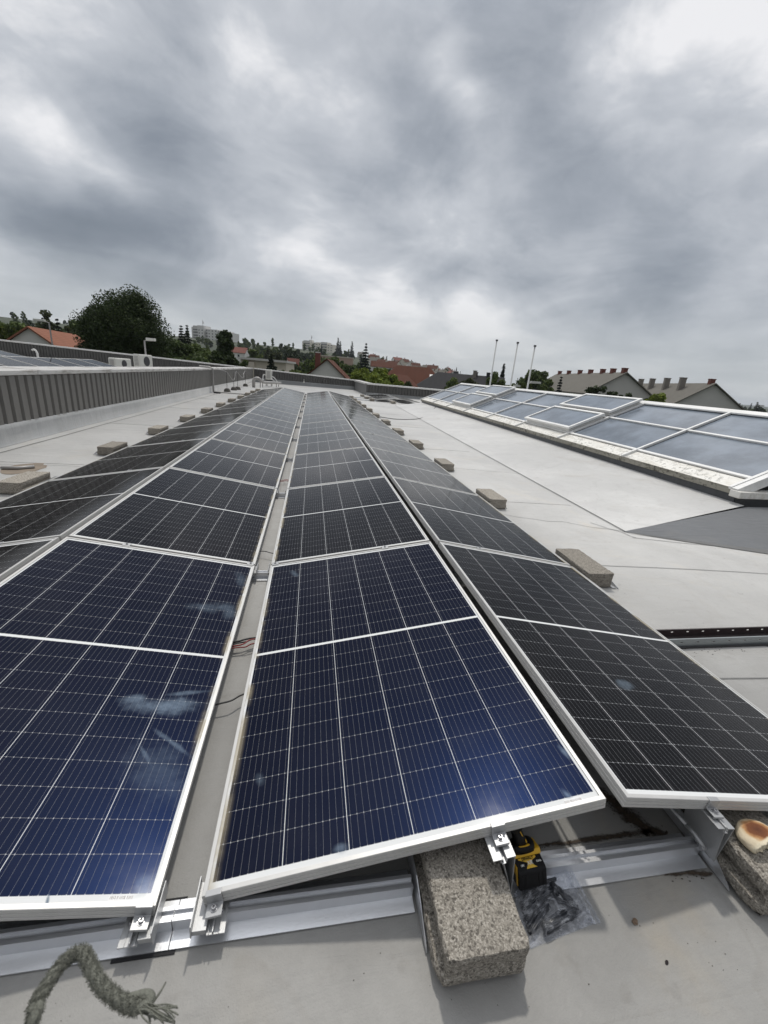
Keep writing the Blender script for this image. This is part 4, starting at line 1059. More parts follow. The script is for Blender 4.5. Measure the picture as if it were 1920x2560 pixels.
# panel tents on the upper roof
for n in range(8):
    y = 6.35+n*1.06
    e = panel((0, 0, 0), (0, 0, 0), f'{ORD[n]} tilted panel on the upper roof just behind the long wall coping', 'solar panels on the upper roof', 'pv_dk')
    # long side across the slope
    Mx = Matrix.Translation((-6.68, y, .885)) @ Matrix.Rotation(R(12.5), 4, 'Y') @ Matrix.Translation((0, PW, 0)) @ Matrix.Rotation(R(-90), 4, 'Z')
    e.matrix_world = Mx
    mb = MB(); mb.box(.3, .34, .02, .06, -.60, -.036); mb.box(.3, .34, 1.68, 1.72, -.24, -.036); mb.build('support_leg', M['alu'], e)
for n in range(6):
    y = 9.6+n*1.06
    Mx = Matrix.Translation((-9.9, y, .90)) @ Matrix.Rotation(R(10), 4, 'Y') @ Matrix.Translation((0, PW, 0)) @ Matrix.Rotation(R(-90), 4, 'Z')
    e = panel((0, 0, 0), (0, 0, 0), f'{ORD[n]} tilted panel in the rear tent of the upper roof', 'solar panels on the upper roof', 'pv_dk'); e.matrix_world = Mx
    mb = MB(); mb.box(.3, .34, .02, .06, -.60, -.036); mb.box(.3, .34, 1.68, 1.72, -.30, -.036); mb.build('support_leg', M['alu'], e)
p = at(96, 900, 21.0); vp = empty('vent_pipe', (p.x, p.y, .27)); tag(vp, 'small pale hooked vent pipe on the upper roof', 'vent')
mb = MB(); mb.tube([(0, 0, 0), (0, 0, .62), (-.03, 0, .70), (-.09, 0, .74), (-.16, 0, .71)], .035, 8); mb.build('pipe', M['white_paint'], vp, smooth=True)
mb = MB(); mb.tube([(-6.6, 12.4, .27), (-6.6, 12.4, 1.0)], .009, 6); tag(mb.build('lightning_rod', M['dark_metal']), 'single dark lightning rod standing between the upper roof panels', 'lightning rod')
# small group of panels at the far right, behind the ramp
for k, (dx_, lab) in enumerate(((0, 'rear dark panel of the small group beyond the ramp'), (1, 'front dark panel of the small group beyond the ramp'))):
    Mx = Matrix.Translation((3.42, 21.95-dx_*1.80, .02)) @ Matrix.Rotation(R(3), 4, 'Z') @ Matrix.Rotation(R(-6), 4, 'Y')
    e = panel((0, 0, 0), (0, 0, 0), lab, 'small panel group behind the ramp', 'pv_dk'); e.matrix_world = Mx
    Mx = Matrix.Translation((5.62, 21.95-dx_*1.80+PL, .02)) @ Matrix.Rotation(R(3), 4, 'Z') @ Matrix.Rotation(R(6), 4, 'Y') @ Matrix.Rotation(R(180), 4, 'Z')
    e = panel((0, 0, 0), (0, 0, 0), lab.replace('dark panel', 'panel on the far slope'), 'small panel group behind the ramp', 'pv_dk'); e.matrix_world = Mx
for k, (x, y, lab) in enumerate(((3.22, 20.3, 'nearest concrete block at the left edge of the small panel group'), (3.15, 21.9, 'middle concrete block at the left edge of the small panel group'), (3.12, 23.6, 'rear concrete block at the left edge of the small panel group'), (4.15, 19.55, 'concrete block in front of the dark opening of the small panel group'))):
    block(x, y, lab, k)
for k, y in enumerate((20.3, 21.95)):
    mb = MB(); mb.prism(RAIL, 2.0, 3.5, 'x'); tag(mb.build('mounting_rail', M['mill'], loc=(0, y, 0)), ['front', 'rear'][k]+' rail linking the long rows with the small panel group', 'rail', 'linking rails')
mb = MB(); mb.tube(spline([Vector(v) for v in ((2.4, 12.6, RZ+.012), (2.9, 12.2, RZ+.012), (3.6, 12.6, RZ+.012), (4.2, 13.6, -.06), (4.9, 15.2, .03), (5.3, 16.2, .12))], 8), .011, 6)
tag(mb.build('roof_cable', simple('grey_cable', (.16, .16, .16), .6), smooth=True), 'thin grey cable arcing over the roof from the panels to the skylight', 'cable')

# ================================================================ skylight
sk = empty('skylight', (5.565, 3.395, .35)); tag(sk, 'long pitched glass skylight with white bars and four raised opening vents', 'skylight')
SS, WD, RH = 1.911, 1.602, .718; NB = 8
SA = math.atan2(RH, WD); SLn = math.hypot(WD, RH)
def SP(s, y, up=0.0):    # point on the left slope: s metres up the slope
    return Vector((s*math.cos(SA)-up*math.sin(SA), y, s*math.sin(SA)+up*math.cos(SA)))
def sbox(mb, s0, s1, y0, y1, u0, u1):
    V = [SP(s, y, u) for u in (u0, u1) for y in (y0, y1) for s in (s0, s1)]
    return mb.add(V, [(0, 2, 3, 1), (4, 5, 7, 6), (0, 1, 5, 4), (2, 6, 7, 3), (0, 4, 6, 2), (1, 3, 7, 5)])
TRS = SLn*.52; SH = -.16
def yb(k, s): return k*SS + SH*s/SLn*0
for k in range(NB):
    for (s0, s1) in ((.0, TRS), (TRS, SLn)):
        if k in (2, 5): continue
        mb = MB(); sbox(mb, s0+.01, s1-.01, k*SS+.01, (k+1)*SS-.01, -.012, 0); mb.build('pane', M['glaze'], sk)
for k in range(NB+1):
    mb = MB(); sbox(mb, -.30 if k in (0,) else -.27, SLn, k*SS-.020, k*SS+.020, .004, .040); mb.build('glazing_bar', M['bar'], sk)
    mb = MB(); sbox(mb, -.0, SLn, k*SS-.030, k*SS+.030, -.02, .0038); mb.build('bar_gasket', M['rubber'], sk)
for (s, wd, nm) in ((TRS, .019, 'transom'), (.012, .022, 'sill_bar')):
    for k in range(NB):
        mb = MB(); sbox(mb, s-wd, s+wd, k*SS+.022, (k+1)*SS-.022, .003, .030); mb.build(nm, M['bar'], sk)
mb = MB(); top = SP(SLn, 0)
mb.prism([(top.x-.07, top.z+.012), (top.x, top.z+.062), (top.x+.09, top.z+.03), (top.x+.09, top.z+.0), (top.x, top.z+.035), (top.x-.07, top.z-.01)], -.10, NB*SS+.1); mb.build('ridge_cap', M['bar'], sk)
# eave coping in segments
for k in range(NB):
    mb = MB(); y0, y1 = k*SS+.004, (k+1)*SS-.004
    sbox(mb, -.262, -.022, y0, y1, -.004, .004); mb.build('eave_coping', M['coping_algae'], sk)
    mb = MB(); a = SP(-.262, 0, .003)
    mb.box(a.x-.012, a.x+.002, y0, y1, a.z-.070, a.z+.004); mb.build('eave_lip', M['coping_lip'], sk)
mb = MB(); mb.box(-.205, .1, -.03, NB*SS+.03, -.30, -.106); mb.build('upstand', M['upstand'], sk)
for k in (2, 5):
    for (s0, s1) in ((.03, TRS-.11), (TRS+.07, SLn-.09)):
        h = empty('opening_vent'); h.parent = sk; y0, y1 = k*SS+.05, (k+1)*SS-.05
        mb = MB(); sbox(mb, s0, s1, y0, y1, -.02, .070); mb.build('kerb', M['coping_algae'] if False else M['white_paint'], h)
        mb = MB(); sbox(mb, s0+.01, s1-.01, y0+.02, y1-.02, .0702, .095); mb.build('gasket', M['rubber'], h)
        mb = MB(); f = .058
        sbox(mb, s0-.03, s1+.03, y0-.04, y0-.04+f, .0952, .142); sbox(mb, s0-.03, s1+.03, y1+.04-f, y1+.04, .0952, .142)
        sbox(mb, s0-.03, s0-.03+f, y0-.04+f+.0005, y1+.04-f-.0005, .0952, .142); sbox(mb, s1+.03-f, s1+.03, y0-.04+f+.0005, y1+.04-f-.0005, .0952, .142); mb.build('vent_frame', M['bar'], h)
        mb = MB(); sbox(mb, s0+.025, s1-.025, y0+.018, y1-.018, .100, .120); mb.build('vent_pane', M['glaze'], h)
# right slope, gables
mb = MB(); mb.add([(WD, 0, RH), (2*WD, 0, 0), (2*WD, NB*SS, 0), (WD, NB*SS, RH)], [(0, 1, 2, 3)]); mb.build('rear_slope', M['glaze'], sk)
mb = MB(); mb.box(2*WD-.1, 2*WD+.2, -.03, NB*SS+.03, -.45, -.005); mb.build('rear_upstand', M['upstand'], sk)
mb = MB()
for y in (-.02, NB*SS+.02): mb.add([(-.1, y, -.03), (2*WD+.1, y, -.03), (WD, y, RH-.01)], [(0, 1, 2)])
mb.build('gable_panel', M['white_paint'], sk)
for y0, y1 in ((-.10, -.022), (NB*SS+.022, NB*SS+.1)):
    mb = MB(); sbox(mb, -.30, SLn, y0, y1, -.085, .030); mb.build('verge_trim', M['bar'], sk)
mb = MB(); mb.box(-.30, 2*WD+.2, -.16, -.024, -.195, -.115); mb.build('gable_sill', M['coping_algae'], sk, bevel=.006)
mb = MB(); mb.box(-.19, 2*WD+.1, -.05, .0, -.50, -.1155); mb.build('gable_upstand', M['upstand'], sk)

# ================================================================ the town beyond
GZ = -5.2
def smooth(a, b, x):
    x = min(1, max(0, (x-a)/(b-a))); return x*x*(3-2*x)
def ground_z(x, y):
    r = math.hypot(x-CX[0], y-CX[1]); az = math.atan2(x-CX[0], y-CX[1])
    amp = 29*(1-smooth(-.05, .55, az)) + 3*(1-smooth(.3, .9, az)) + 1.0
    return GZ + amp*smooth(110, 720, r) - .5*smooth(0, 60, r)*0 + 6*smooth(1200, 5000, r)
mb = MB(); rs = [0, 8, 16, 30, 50, 75, 100, 140, 180, 230, 290, 360, 440, 540, 660, 820, 1100, 1600, 2500, 4200, 7000]; NA = 90
V = []
for r in rs:
    for i in range(NA): a = 2*math.pi*i/NA; x, y = CX[0]+r*math.sin(a), CX[1]+r*math.cos(a); V.append((x, y, ground_z(x, y)))
mb.add(V, [(k*NA+i, k*NA+(i+1) % NA, (k+1)*NA+(i+1) % NA, (k+1)*NA+i) for k in range(len(rs)-1) for i in range(NA)])
mt, t, b = new_mat('grass_and_earth'); co = world_co(t)
c = t.mix(t.step(t.noise(co, .012, 5, .6), .4, .6), (.020, .032, .012), (.040, .050, .022)); c = t.mix(t.step(t.noise(co, .05, 4, .6), .62, .72), c, (.08, .075, .06))
t.put(b.inputs['Base Color'], c); b.inputs['Roughness'].default_value = .9
tag(mb.build('ground', mt, smooth=True), kind='structure')

# ---- foliage
def leafmat(name, col, dark, warm=0.0):
    mt, t, b = new_mat(name)
    ri = t.node('ShaderNodeNewGeometry').outputs['Random Per Island']
    c = t.ramp(ri, [(0, dark), (.55, col), (1, [col[0]*1.55+warm, col[1]*1.4, col[2]*1.2])])
    cl_ = t.noise(world_co(t), .9, 3, .6)
    c = t.mix(t.step(cl_, .35, .68), [x*.62 for x in col], c)
    t.put(b.inputs['Base Color'], c); b.inputs['Roughness'].default_value = .65; b.inputs['Specular IOR Level'].default_value = .12
    tl = t.node('ShaderNodeBsdfTranslucent'); t.put(tl.inputs[0], t.vmath('SCALE', c, scale=1.2)); ms = t.node('ShaderNodeMixShader'); ms.inputs[0].default_value = .22
    t.l.new(b.outputs[0], ms.inputs[1]); t.l.new(tl.outputs[0], ms.inputs[2]); t.l.new(ms.outputs[0], t.n['Material Output'].inputs[0])
    return mt
M['lf_dark'] = leafmat('dark_leaves', (.044, .068, .024), (.018, .028, .010)); M['lf_mid'] = leafmat('mid_green_leaves', (.105, .150, .042), (.045, .07, .02), .015)
M['lf_light'] = leafmat('yellow_green_leaves', (.20, .26, .045), (.10, .14, .028), .03); M['lf_conifer'] = leafmat('conifer_needles', (.022, .035, .019), (.010, .016, .010))
M['lf_birch'] = leafmat('grey_green_leaves', (.075, .090, .040), (.035, .045, .02)); M['lf_blue'] = leafmat('blue_spruce_needles', (.026, .042, .038), (.012, .02, .02))
M['lf_mix'] = leafmat('deep_green_leaves', (.085, .125, .04), (.036, .056, .018), .01)
M['bark'] = simple('bark', (.06, .048, .036), .9, .3, 5)
def leaves(centers, radii, per, size, seed, squash=.85, shell=.55):
    """leaf-sized quads spread through a set of clumps; returns vertex array and quad count"""
    g = np.random.default_rng(seed); C_ = np.repeat(np.asarray(centers), per, 0); Rr = np.repeat(np.asarray(radii), per)
    n = len(C_); d = g.normal(size=(n, 3)); d /= np.linalg.norm(d, axis=1)[:, None]
    rad = Rr*(shell+(1.12-shell)*g.random(n)**.7)
    rad = np.minimum(rad, Rr*1.05); p = C_ + d*rad[:, None]*np.array([1, 1, squash])
    nrm = d*.8 + g.normal(size=(n, 3))*.65 + np.array([0, 0, .35]); nrm /= np.linalg.norm(nrm, axis=1)[:, None]
    a = np.cross(nrm, g.normal(size=(n, 3))); a /= np.linalg.norm(a, axis=1)[:, None]; bb = np.cross(nrm, a)
    s = size*(.6+.8*g.random(n))[:, None]
    v = np.stack([p-a*s, p-bb*s*.75, p+a*s, p+bb*s*.75], 1).reshape(-1, 3)
    return v
def quads_obj(name, v, mat, parent):
    me = bpy.data.meshes.new(name); n = len(v)//4
    me.vertices.add(len(v)); me.vertices.foreach_set('co', v.astype(np.float32).ravel())
    me.loops.add(len(v)); me.loops.foreach_set('vertex_index', np.arange(len(v), dtype=np.int32))
    me.polygons.add(n); me.polygons.foreach_set('loop_start', np.arange(0, len(v), 4, dtype=np.int32)); me.polygons.foreach_set('loop_total', np.full(n, 4, np.int32))
    me.update(calc_edges=True); me.materials.append(mat); return link(name, me, parent)
def trunk(e, h, r, limbs, seed, mat=None):
    g = random.Random(seed); mb = MB(); mb.tube([(0, 0, 0), (.05*r, 0, h*.4), (0, .1*r, h)], [r, r*.8, r*.35], 7)
    for c in limbs:
        c = Vector(c); b0 = Vector((0, 0, h*g.uniform(.35, .8))); mb.tube([b0, (b0+c)/2+Vector((0, 0, .1*h*g.random())), c], [r*.4, r*.25, r*.07], 5)
    return mb.build('trunk', mat or M['bark'], e, smooth=True)
def broadleaf(h, wd, seed, mat, nclump=40, per=70, size=.16, low=.18, kind='round'):
    """tree of height h, crown width wd, its foot at the empty"""
    g = random.Random(seed); e = empty('broadleaf_tree'); cs, rs_ = [], []
    hc = h*(1-low); cz = h*low + hc/2
    for i in range(nclump):
        while True:
            d = Vector((g.gauss(0, 1), g.gauss(0, 1), g.gauss(0, 1))).normalized(); q = g.random()**.45
            if kind == 'round': p = Vector((d.x*wd*.335*q, d.y*wd*.335*q, cz+d.z*hc*.42*q)); break
            if kind == 'column': p = Vector((d.x*wd*.29*q, d.y*wd*.29*q, cz+d.z*hc*.46*q)); break
            if kind == 'egg':
                z = (d.z*q+1)/2; w_ = math.sin(math.pi*min(1, .18+z*.82))**.8; p = Vector((d.x*wd*.36*q*w_, d.y*wd*.36*q*w_, h*low+hc*.92*z)); break
        cs.append(p); rs_.append(wd*(.075+.075*g.random())*(1 if kind != 'column' else 1.5))
    v = leaves([tuple(c) for c in cs], rs_, per, size, seed)
    quads_obj('crown', v, mat, e); trunk(e, h*.62, max(.07, wd*.03), cs[:9], seed); return e
def conifer(h, wd, seed, mat, tiers=20, per=44, size=.16, sparse=False):
    g = random.Random(seed); e = empty('conifer_tree'); V = []
    G = np.random.default_rng(seed)
    for k in range(tiers):
        q = k/(tiers-1); z = h*(.10+.88*q); r = wd*.5*(1-q)**.85*(.75+.5*g.random())+.05
        nb = max(4, int(9*(1-q))+3)
        for b_ in range(nb):
            a = 2*math.pi*(b_+g.random()*.7)/nb; rr = r*(.65+.5*g.random()); n = max(6, int(per*rr/(wd*.5)))
            s = G.random(n)**.6; x = np.cos(a)*rr*s; y = np.sin(a)*rr*s; zz = z - rr*.30*s + rr*.10*s*s
            w = (.10+.12*(1-s))*rr
            p = np.stack([x-np.sin(a)*w*G.normal(size=n)*.8, y+np.cos(a)*w*G.normal(size=n)*.8, zz+G.normal(size=n)*.05*rr], 1)
            d = G.normal(size=(n, 3))*.5+np.array([np.cos(a), np.sin(a), -.3]); d /= np.linalg.norm(d, axis=1)[:, None]
            u = np.cross(d, G.normal(size=(n, 3))); u /= np.linalg.norm(u, axis=1)[:, None]; sz = size*(.6+.8*G.random(n))[:, None]
            V.append(np.stack([p-d*sz, p-u*sz*.45, p+d*sz, p+u*sz*.45], 1).reshape(-1, 3))
    quads_obj('crown', np.concatenate(V), mat, e)
    mb = MB(); mb.tube([(0, 0, 0), (0, 0, h*.97)], [max(.08, wd*.035), .02], 6); mb.build('trunk', M['bark'], e); return e
def plant_tree(e, px, pytop, dist, h, label, cat='tree', group=None, rz=0.0):
    """stand a tree so that its top lies in the direction seen at pytop"""
    p = at(px, pytop, dist); e.location = (p.x, p.y, p.z-h); e.rotation_euler.z = rz; return tag(e, label, cat, group)
# nearest trees, left to right; heights reach down to the ground by the parapet
def rootz(px, py, dist): return at(px, py, dist).z-ground_z(at(px, py, dist).x, at(px, py, dist).y)
def T(kind, px, py, dist, wpx, mat, label, seed, nclump=40, per=70, shape='round', low=.12, sz=None, sparse=False, tiers=20):
    h = rootz(px, py, dist); wd = wpx*dist/FOC
    s = (sz or max(.10, dist*.0030))*.9; nclump = int(nclump*1.5); per = int(per*2.0); tiers = int(tiers*1.3)
    e = conifer(h, wd, seed, mat, tiers, per, s, sparse) if kind == 'c' else broadleaf(h, wd, seed, mat, nclump, per, s, low, shape)
    return plant_tree(e, px, py, dist, h, label)
T('b', 300, 704, 52, 205, M['lf_dark'], 'large dark round maple tree towering over the left parapet', 5, 200, 250, 'round', .06, .10)
T('b', 8, 782, 75, 95, M['lf_mid'], 'bright green bushy tree at the left edge behind the white gabled house', 6, 45, 70)
T('b', 62, 790, 105, 70, M['lf_birch'], 'thin pale tree between the edge tree and the birch on the left', 7, 26, 40)
T('b', 112, 770, 110, 62, M['lf_birch'], 'tall airy birch behind the orange roofed house', 8, 40, 42, 'egg')
T('c', 142, 796, 95, 34, M['lf_conifer'], 'small dark pointed conifer behind the orange roof ridge', 9, 26, tiers=14)
T('b', 165, 800, 100, 44, M['lf_birch'], 'pale olive bush tree right of the small pointed conifer', 10, 22, 40)
T('b', 188, 787, 125, 60, M['lf_mid'], 'rounded tree partly hidden behind the left of the big maple', 11, 30, 50)
T('c', 452, 812, 85, 50, M['lf_conifer'], 'left tip of the twin dark spruces right of the maple', 12, 40)
T('c', 467, 811, 83, 46, M['lf_conifer'], 'right tip of the twin dark spruces right of the maple', 13, 40)
T('b', 432, 832, 62, 120, M['lf_mix'], 'dark bushy tree just right of the big maple', 14, 60, 80)
T('b', 488, 850, 66, 90, M['lf_mid'], 'green rounded tree in front of the grey tower block', 15, 45, 70)
T('b', 562, 820, 58, 62, M['lf_dark'], 'tall column shaped dark tree standing before the grey tower block', 16, 60, 80, 'column', .05)
T('b', 545, 862, 56, 90, M['lf_dark'], 'broad dark bush at the foot of the column shaped tree', 17, 45, 70)
T('b', 470, 875, 50, 150, M['lf_mix'], 'long dark shrub behind the left parapet near the twin spruces', 18, 60, 70)
T('b', 400, 880, 48, 110, M['lf_dark'], 'low dark shrub under the right side of the maple', 19, 40, 70)
T('b', 600, 882, 58, 60, M['lf_mix'], 'dark shrub in front of the small red roofed white house', 20, 34, 60)
T('b', 637, 868, 150, 46, M['lf_mid'], 'round green tree behind the flat roofed beige building', 21, 26, 40)
T('b', 672, 858, 170, 30, M['lf_birch'], 'tall thin wispy birch above the beige building', 22, 26, 34, 'egg')
T('b', 690, 870, 160, 50, M['lf_birch'], 'olive tree right of the wispy birch', 23, 26, 36)
T('c', 678, 885, 75, 64, M['lf_conifer'], 'dark pyramid conifer in front of the flat roofed beige building', 24, 40)
T('b', 748, 912, 62, 84, M['lf_mid'], 'low green bush behind the far parapet left of the lamp post', 61, 40, 70)
T('b', 700, 918, 66, 60, M['lf_mid'], 'low bush in front of the right end of the beige flat building', 62, 34, 60)
T('b', 655, 898, 130, 44, M['lf_mid'], 'green tree rising over the beige flat roof', 63, 30, 50)
T('b', 520, 868, 90, 70, M['lf_mid'], 'rounded tree at the foot of the grey tower block', 64, 40, 60)
T('b', 775, 893, 140, 50, M['lf_mid'], 'green tree left of the lamp post with the square head', 65, 34, 50)
T('b', 731, 868, 230, 52, M['lf_dark'], 'dark domed tree left of the beige tower block', 25, 30, 40)
T('b', 795, 877, 105, 62, M['lf_mid'], 'big green tree below the beige tower block', 26, 50, 60, 'egg')
T('b', 835, 886, 120, 64, M['lf_mid'], 'spreading lighter tree behind the red chimney house', 27, 40, 60)
T('b', 872, 905, 88, 72, M['lf_mix'], 'dark shrubby tree between chimney house and spruce', 28, 40, 60)
T('c', 916, 857, 82, 62, M['lf_blue'], 'single tall dark spruce standing out against the sky', 29, 46, tiers=17)
T('b', 905, 912, 56, 90, M['lf_light'], 'bright yellow green tree behind the far end parapet', 30, 60, 90)
T('b', 950, 906, 58, 80, M['lf_light'], 'taller bright yellow green tree below the spruce', 31, 60, 90)
T('b', 985, 926, 62, 70, M['lf_light'], 'low yellow green tree in front of the brown hipped roof', 32, 40, 70)
T('b', 945, 932, 50, 120, M['lf_light'], 'wide light green shrub rising over the parapet corner', 33, 50, 80)
T('b', 1018, 945, 66, 60, M['lf_dark'], 'dark ivy like shrub under the brown hipped roof', 34, 30, 60)
T('b', 1135, 938, 72, 60, M['lf_mid'], 'loose green tree in front of the black roofed house', 35, 40, 60)
T('b', 1175, 934, 76, 64, M['lf_birch'], 'pale loose tree left of the first flagpole', 36, 40, 50)
T('b', 1243, 925, 85, 62, M['lf_mid'], 'green tree between the first and second flagpoles', 37, 44, 60)
T('c', 1261, 909, 120, 22, M['lf_conifer'], 'pointed conifer tip between first and second flagpoles', 38, 30)
T('b', 1300, 938, 82, 50, M['lf_mid'], 'green tree between the second and third flagpoles', 39, 36, 60)
T('b', 1345, 921, 105, 98, M['lf_mix'], 'large rounded dark tree right of the flagpoles', 40, 70, 70)
T('b', 1320, 931, 100, 44, M['lf_mid'], 'smaller tree joining the large rounded tree behind the third flagpole', 41, 30, 60)
T('b', 1378, 940, 92, 48, M['lf_mid'], 'green tree before the long house gable end with seven chimneys', 42, 34, 60)
T('c', 1404, 941, 72, 30, M['lf_blue'], 'small blue spruce beside the long house with seven chimneys', 43, 40, tiers=16)
T('b', 1428, 968, 60, 52, M['lf_mid'], 'light green shrub in front of the long house facade', 44, 34, 60)
T('b', 1645, 974, 66, 62, M['lf_light'], 'round bright green bush between the two long houses', 45, 50, 80)
for k, (px, py, wpx) in enumerate(((1492, 955, 30), (1512, 972, 26), (1533, 973, 24), (1552, 977, 22), (1575, 979, 28), (1596, 980, 26), (1470, 976, 30), (1618, 984, 30))):
    names_ = ['tallest thuja of the row, before the gable of the long house', 'second tallest thuja, right of the tallest one in the row', 'third thuja right of the tallest one', 'fourth thuja right of the tallest one', 'fifth thuja right of the tallest one', 'sixth thuja right of the tallest one', 'short dark thuja left of the tallest one', 'last thuja of the row, touching the round bright bush']
    e = T('b', px, py-8, 68, wpx*1.5, M['lf_dark'], names_[k], 50+k, 22, 40, 'column', .02); e['group'] = 'row of thujas'

# ---- far trees on the hill: copies of a few small trees
far = [broadleaf(9, 8, 90, M['lf_dark'], 22, 44, .55, .05), broadleaf(8, 7.5, 91, M['lf_mid'], 22, 44, .5, .05), broadleaf(11, 6, 92, M['lf_mid'], 22, 44, .5, .05, 'egg'), conifer(12, 5, 93, M['lf_conifer'], 13, 20, .6)]
FARL = ['distant dark round tree on the town hillside', 'distant mid green round tree on the town hillside', 'distant tall oval green tree on the town hillside', 'distant dark conifer on the town hillside']
used = set()
def put_far(px, r, k, s):
    a = bearing(px, 900); x, y = CX[0]+r*math.sin(a), CX[1]+r*math.cos(a)
    if k in used: e = copy_tree(far[k])
    else: e = far[k]; used.add(k)
    e.location = (x, y, ground_z(x, y)-.5); e.scale = (s, s, s*rng.uniform(.85, 1.15)); e.rotation_euler.z = rng.uniform(0, 6.28)
    tag(e, FARL[k], 'tree', 'distant trees on the town hillside')
for i in range(120):
    px = rng.uniform(-20, 1330) if i % 3 else rng.uniform(560, 1150); r = rng.choice([rng.uniform(150, 280), rng.uniform(240, 480), rng.uniform(420, 800)])
    if px > 1150: r = rng.uniform(200, 700)
    put_far(px, r, rng.choice([0, 0, 0, 1, 1, 1, 1, 2, 2, 3]), rng.uniform(.65, 1.05))
for i in range(64): put_far(rng.uniform(600, 870), rng.choice([rng.uniform(200, 330), rng.uniform(300, 620)]), rng.choice([0, 1, 1, 2]), rng.uniform(.7, 1.0))
for i in range(44): put_far(rng.uniform(440, 650), rng.uniform(230, 520), rng.choice([0, 1, 1, 2]), rng.uniform(.6, .95))
for i in range(22): put_far(rng.uniform(-10, 200), rng.uniform(150, 420), rng.choice([0, 1, 1, 2]), rng.uniform(.7, 1.0))
for i in range(34): put_far(rng.uniform(1780, 1960), rng.uniform(280, 900), rng.choice([0, 1, 0, 3]), rng.uniform(.5, .9))
for px, r, s in ((843, 520, 1.5), (849, 515, 1.2), (878, 520, 1.35)): put_far(px, r, 3, s)

# ---- houses
def wallmat(name, col): return simple(name, col, .8, .10, .6, 0, .2, coord='w')
M['render_white'] = wallmat('white_render', (.70, .69, .66)); M['render_grey'] = wallmat('grey_render', (.56, .55, .525)); M['render_beige'] = wallmat('beige_render', (.58, .53, .45)); M['render_pink'] = wallmat('salmon_render', (.42, .30, .24))
def tiles(name, col, col2):
    mt, t, b = new_mat(name); co = obj_co(t); x, y, z = t.sep(co)
    row = t.math('FRACT', t.math('MULTIPLY', z, 5.5)); n = t.noise(co, 2.5, 5, .65); n2 = t.noise(t.vmath('MULTIPLY', co, (1.6, .35, .35)), .9, 5, .7)
    c = t.mix(n, col, col2); c = t.mix(t.math('MULTIPLY', t.step(row, .72, .95), .5), c, [q*.4 for q in col]); c = t.mix(t.math('MULTIPLY', t.step(n2, .42, .68), .55), c, [q*.6 for q in col2])
    t.put(b.inputs['Base Color'], c); b.inputs['Roughness'].default_value = .85; b.inputs['Specular IOR Level'].default_value = .12; return mt
M['tile_orange'] = tiles('orange_tiles', (.25, .10, .062), (.32, .15, .10)); M['tile_brown'] = tiles('brown_red_tiles', (.088, .034, .022), (.125, .050, .032)); M['tile_black'] = tiles('dark_grey_tiles', (.036, .036, .040), (.055, .054, .056))
M['tile_grey'] = tiles('weathered_grey_tiles', (.135, .128, .113), (.20, .19, .168)); M['tile_red'] = tiles('red_tiles', (.20, .080, .068), (.25, .115, .09)); M['brick_red'] = simple('red_brick', (.165, .058, .043), .8, .2, 6); M['brick_grey'] = simple('grey_brick', (.20, .185, .165), .8, .2, 6)
WIN = M['dark_glass']
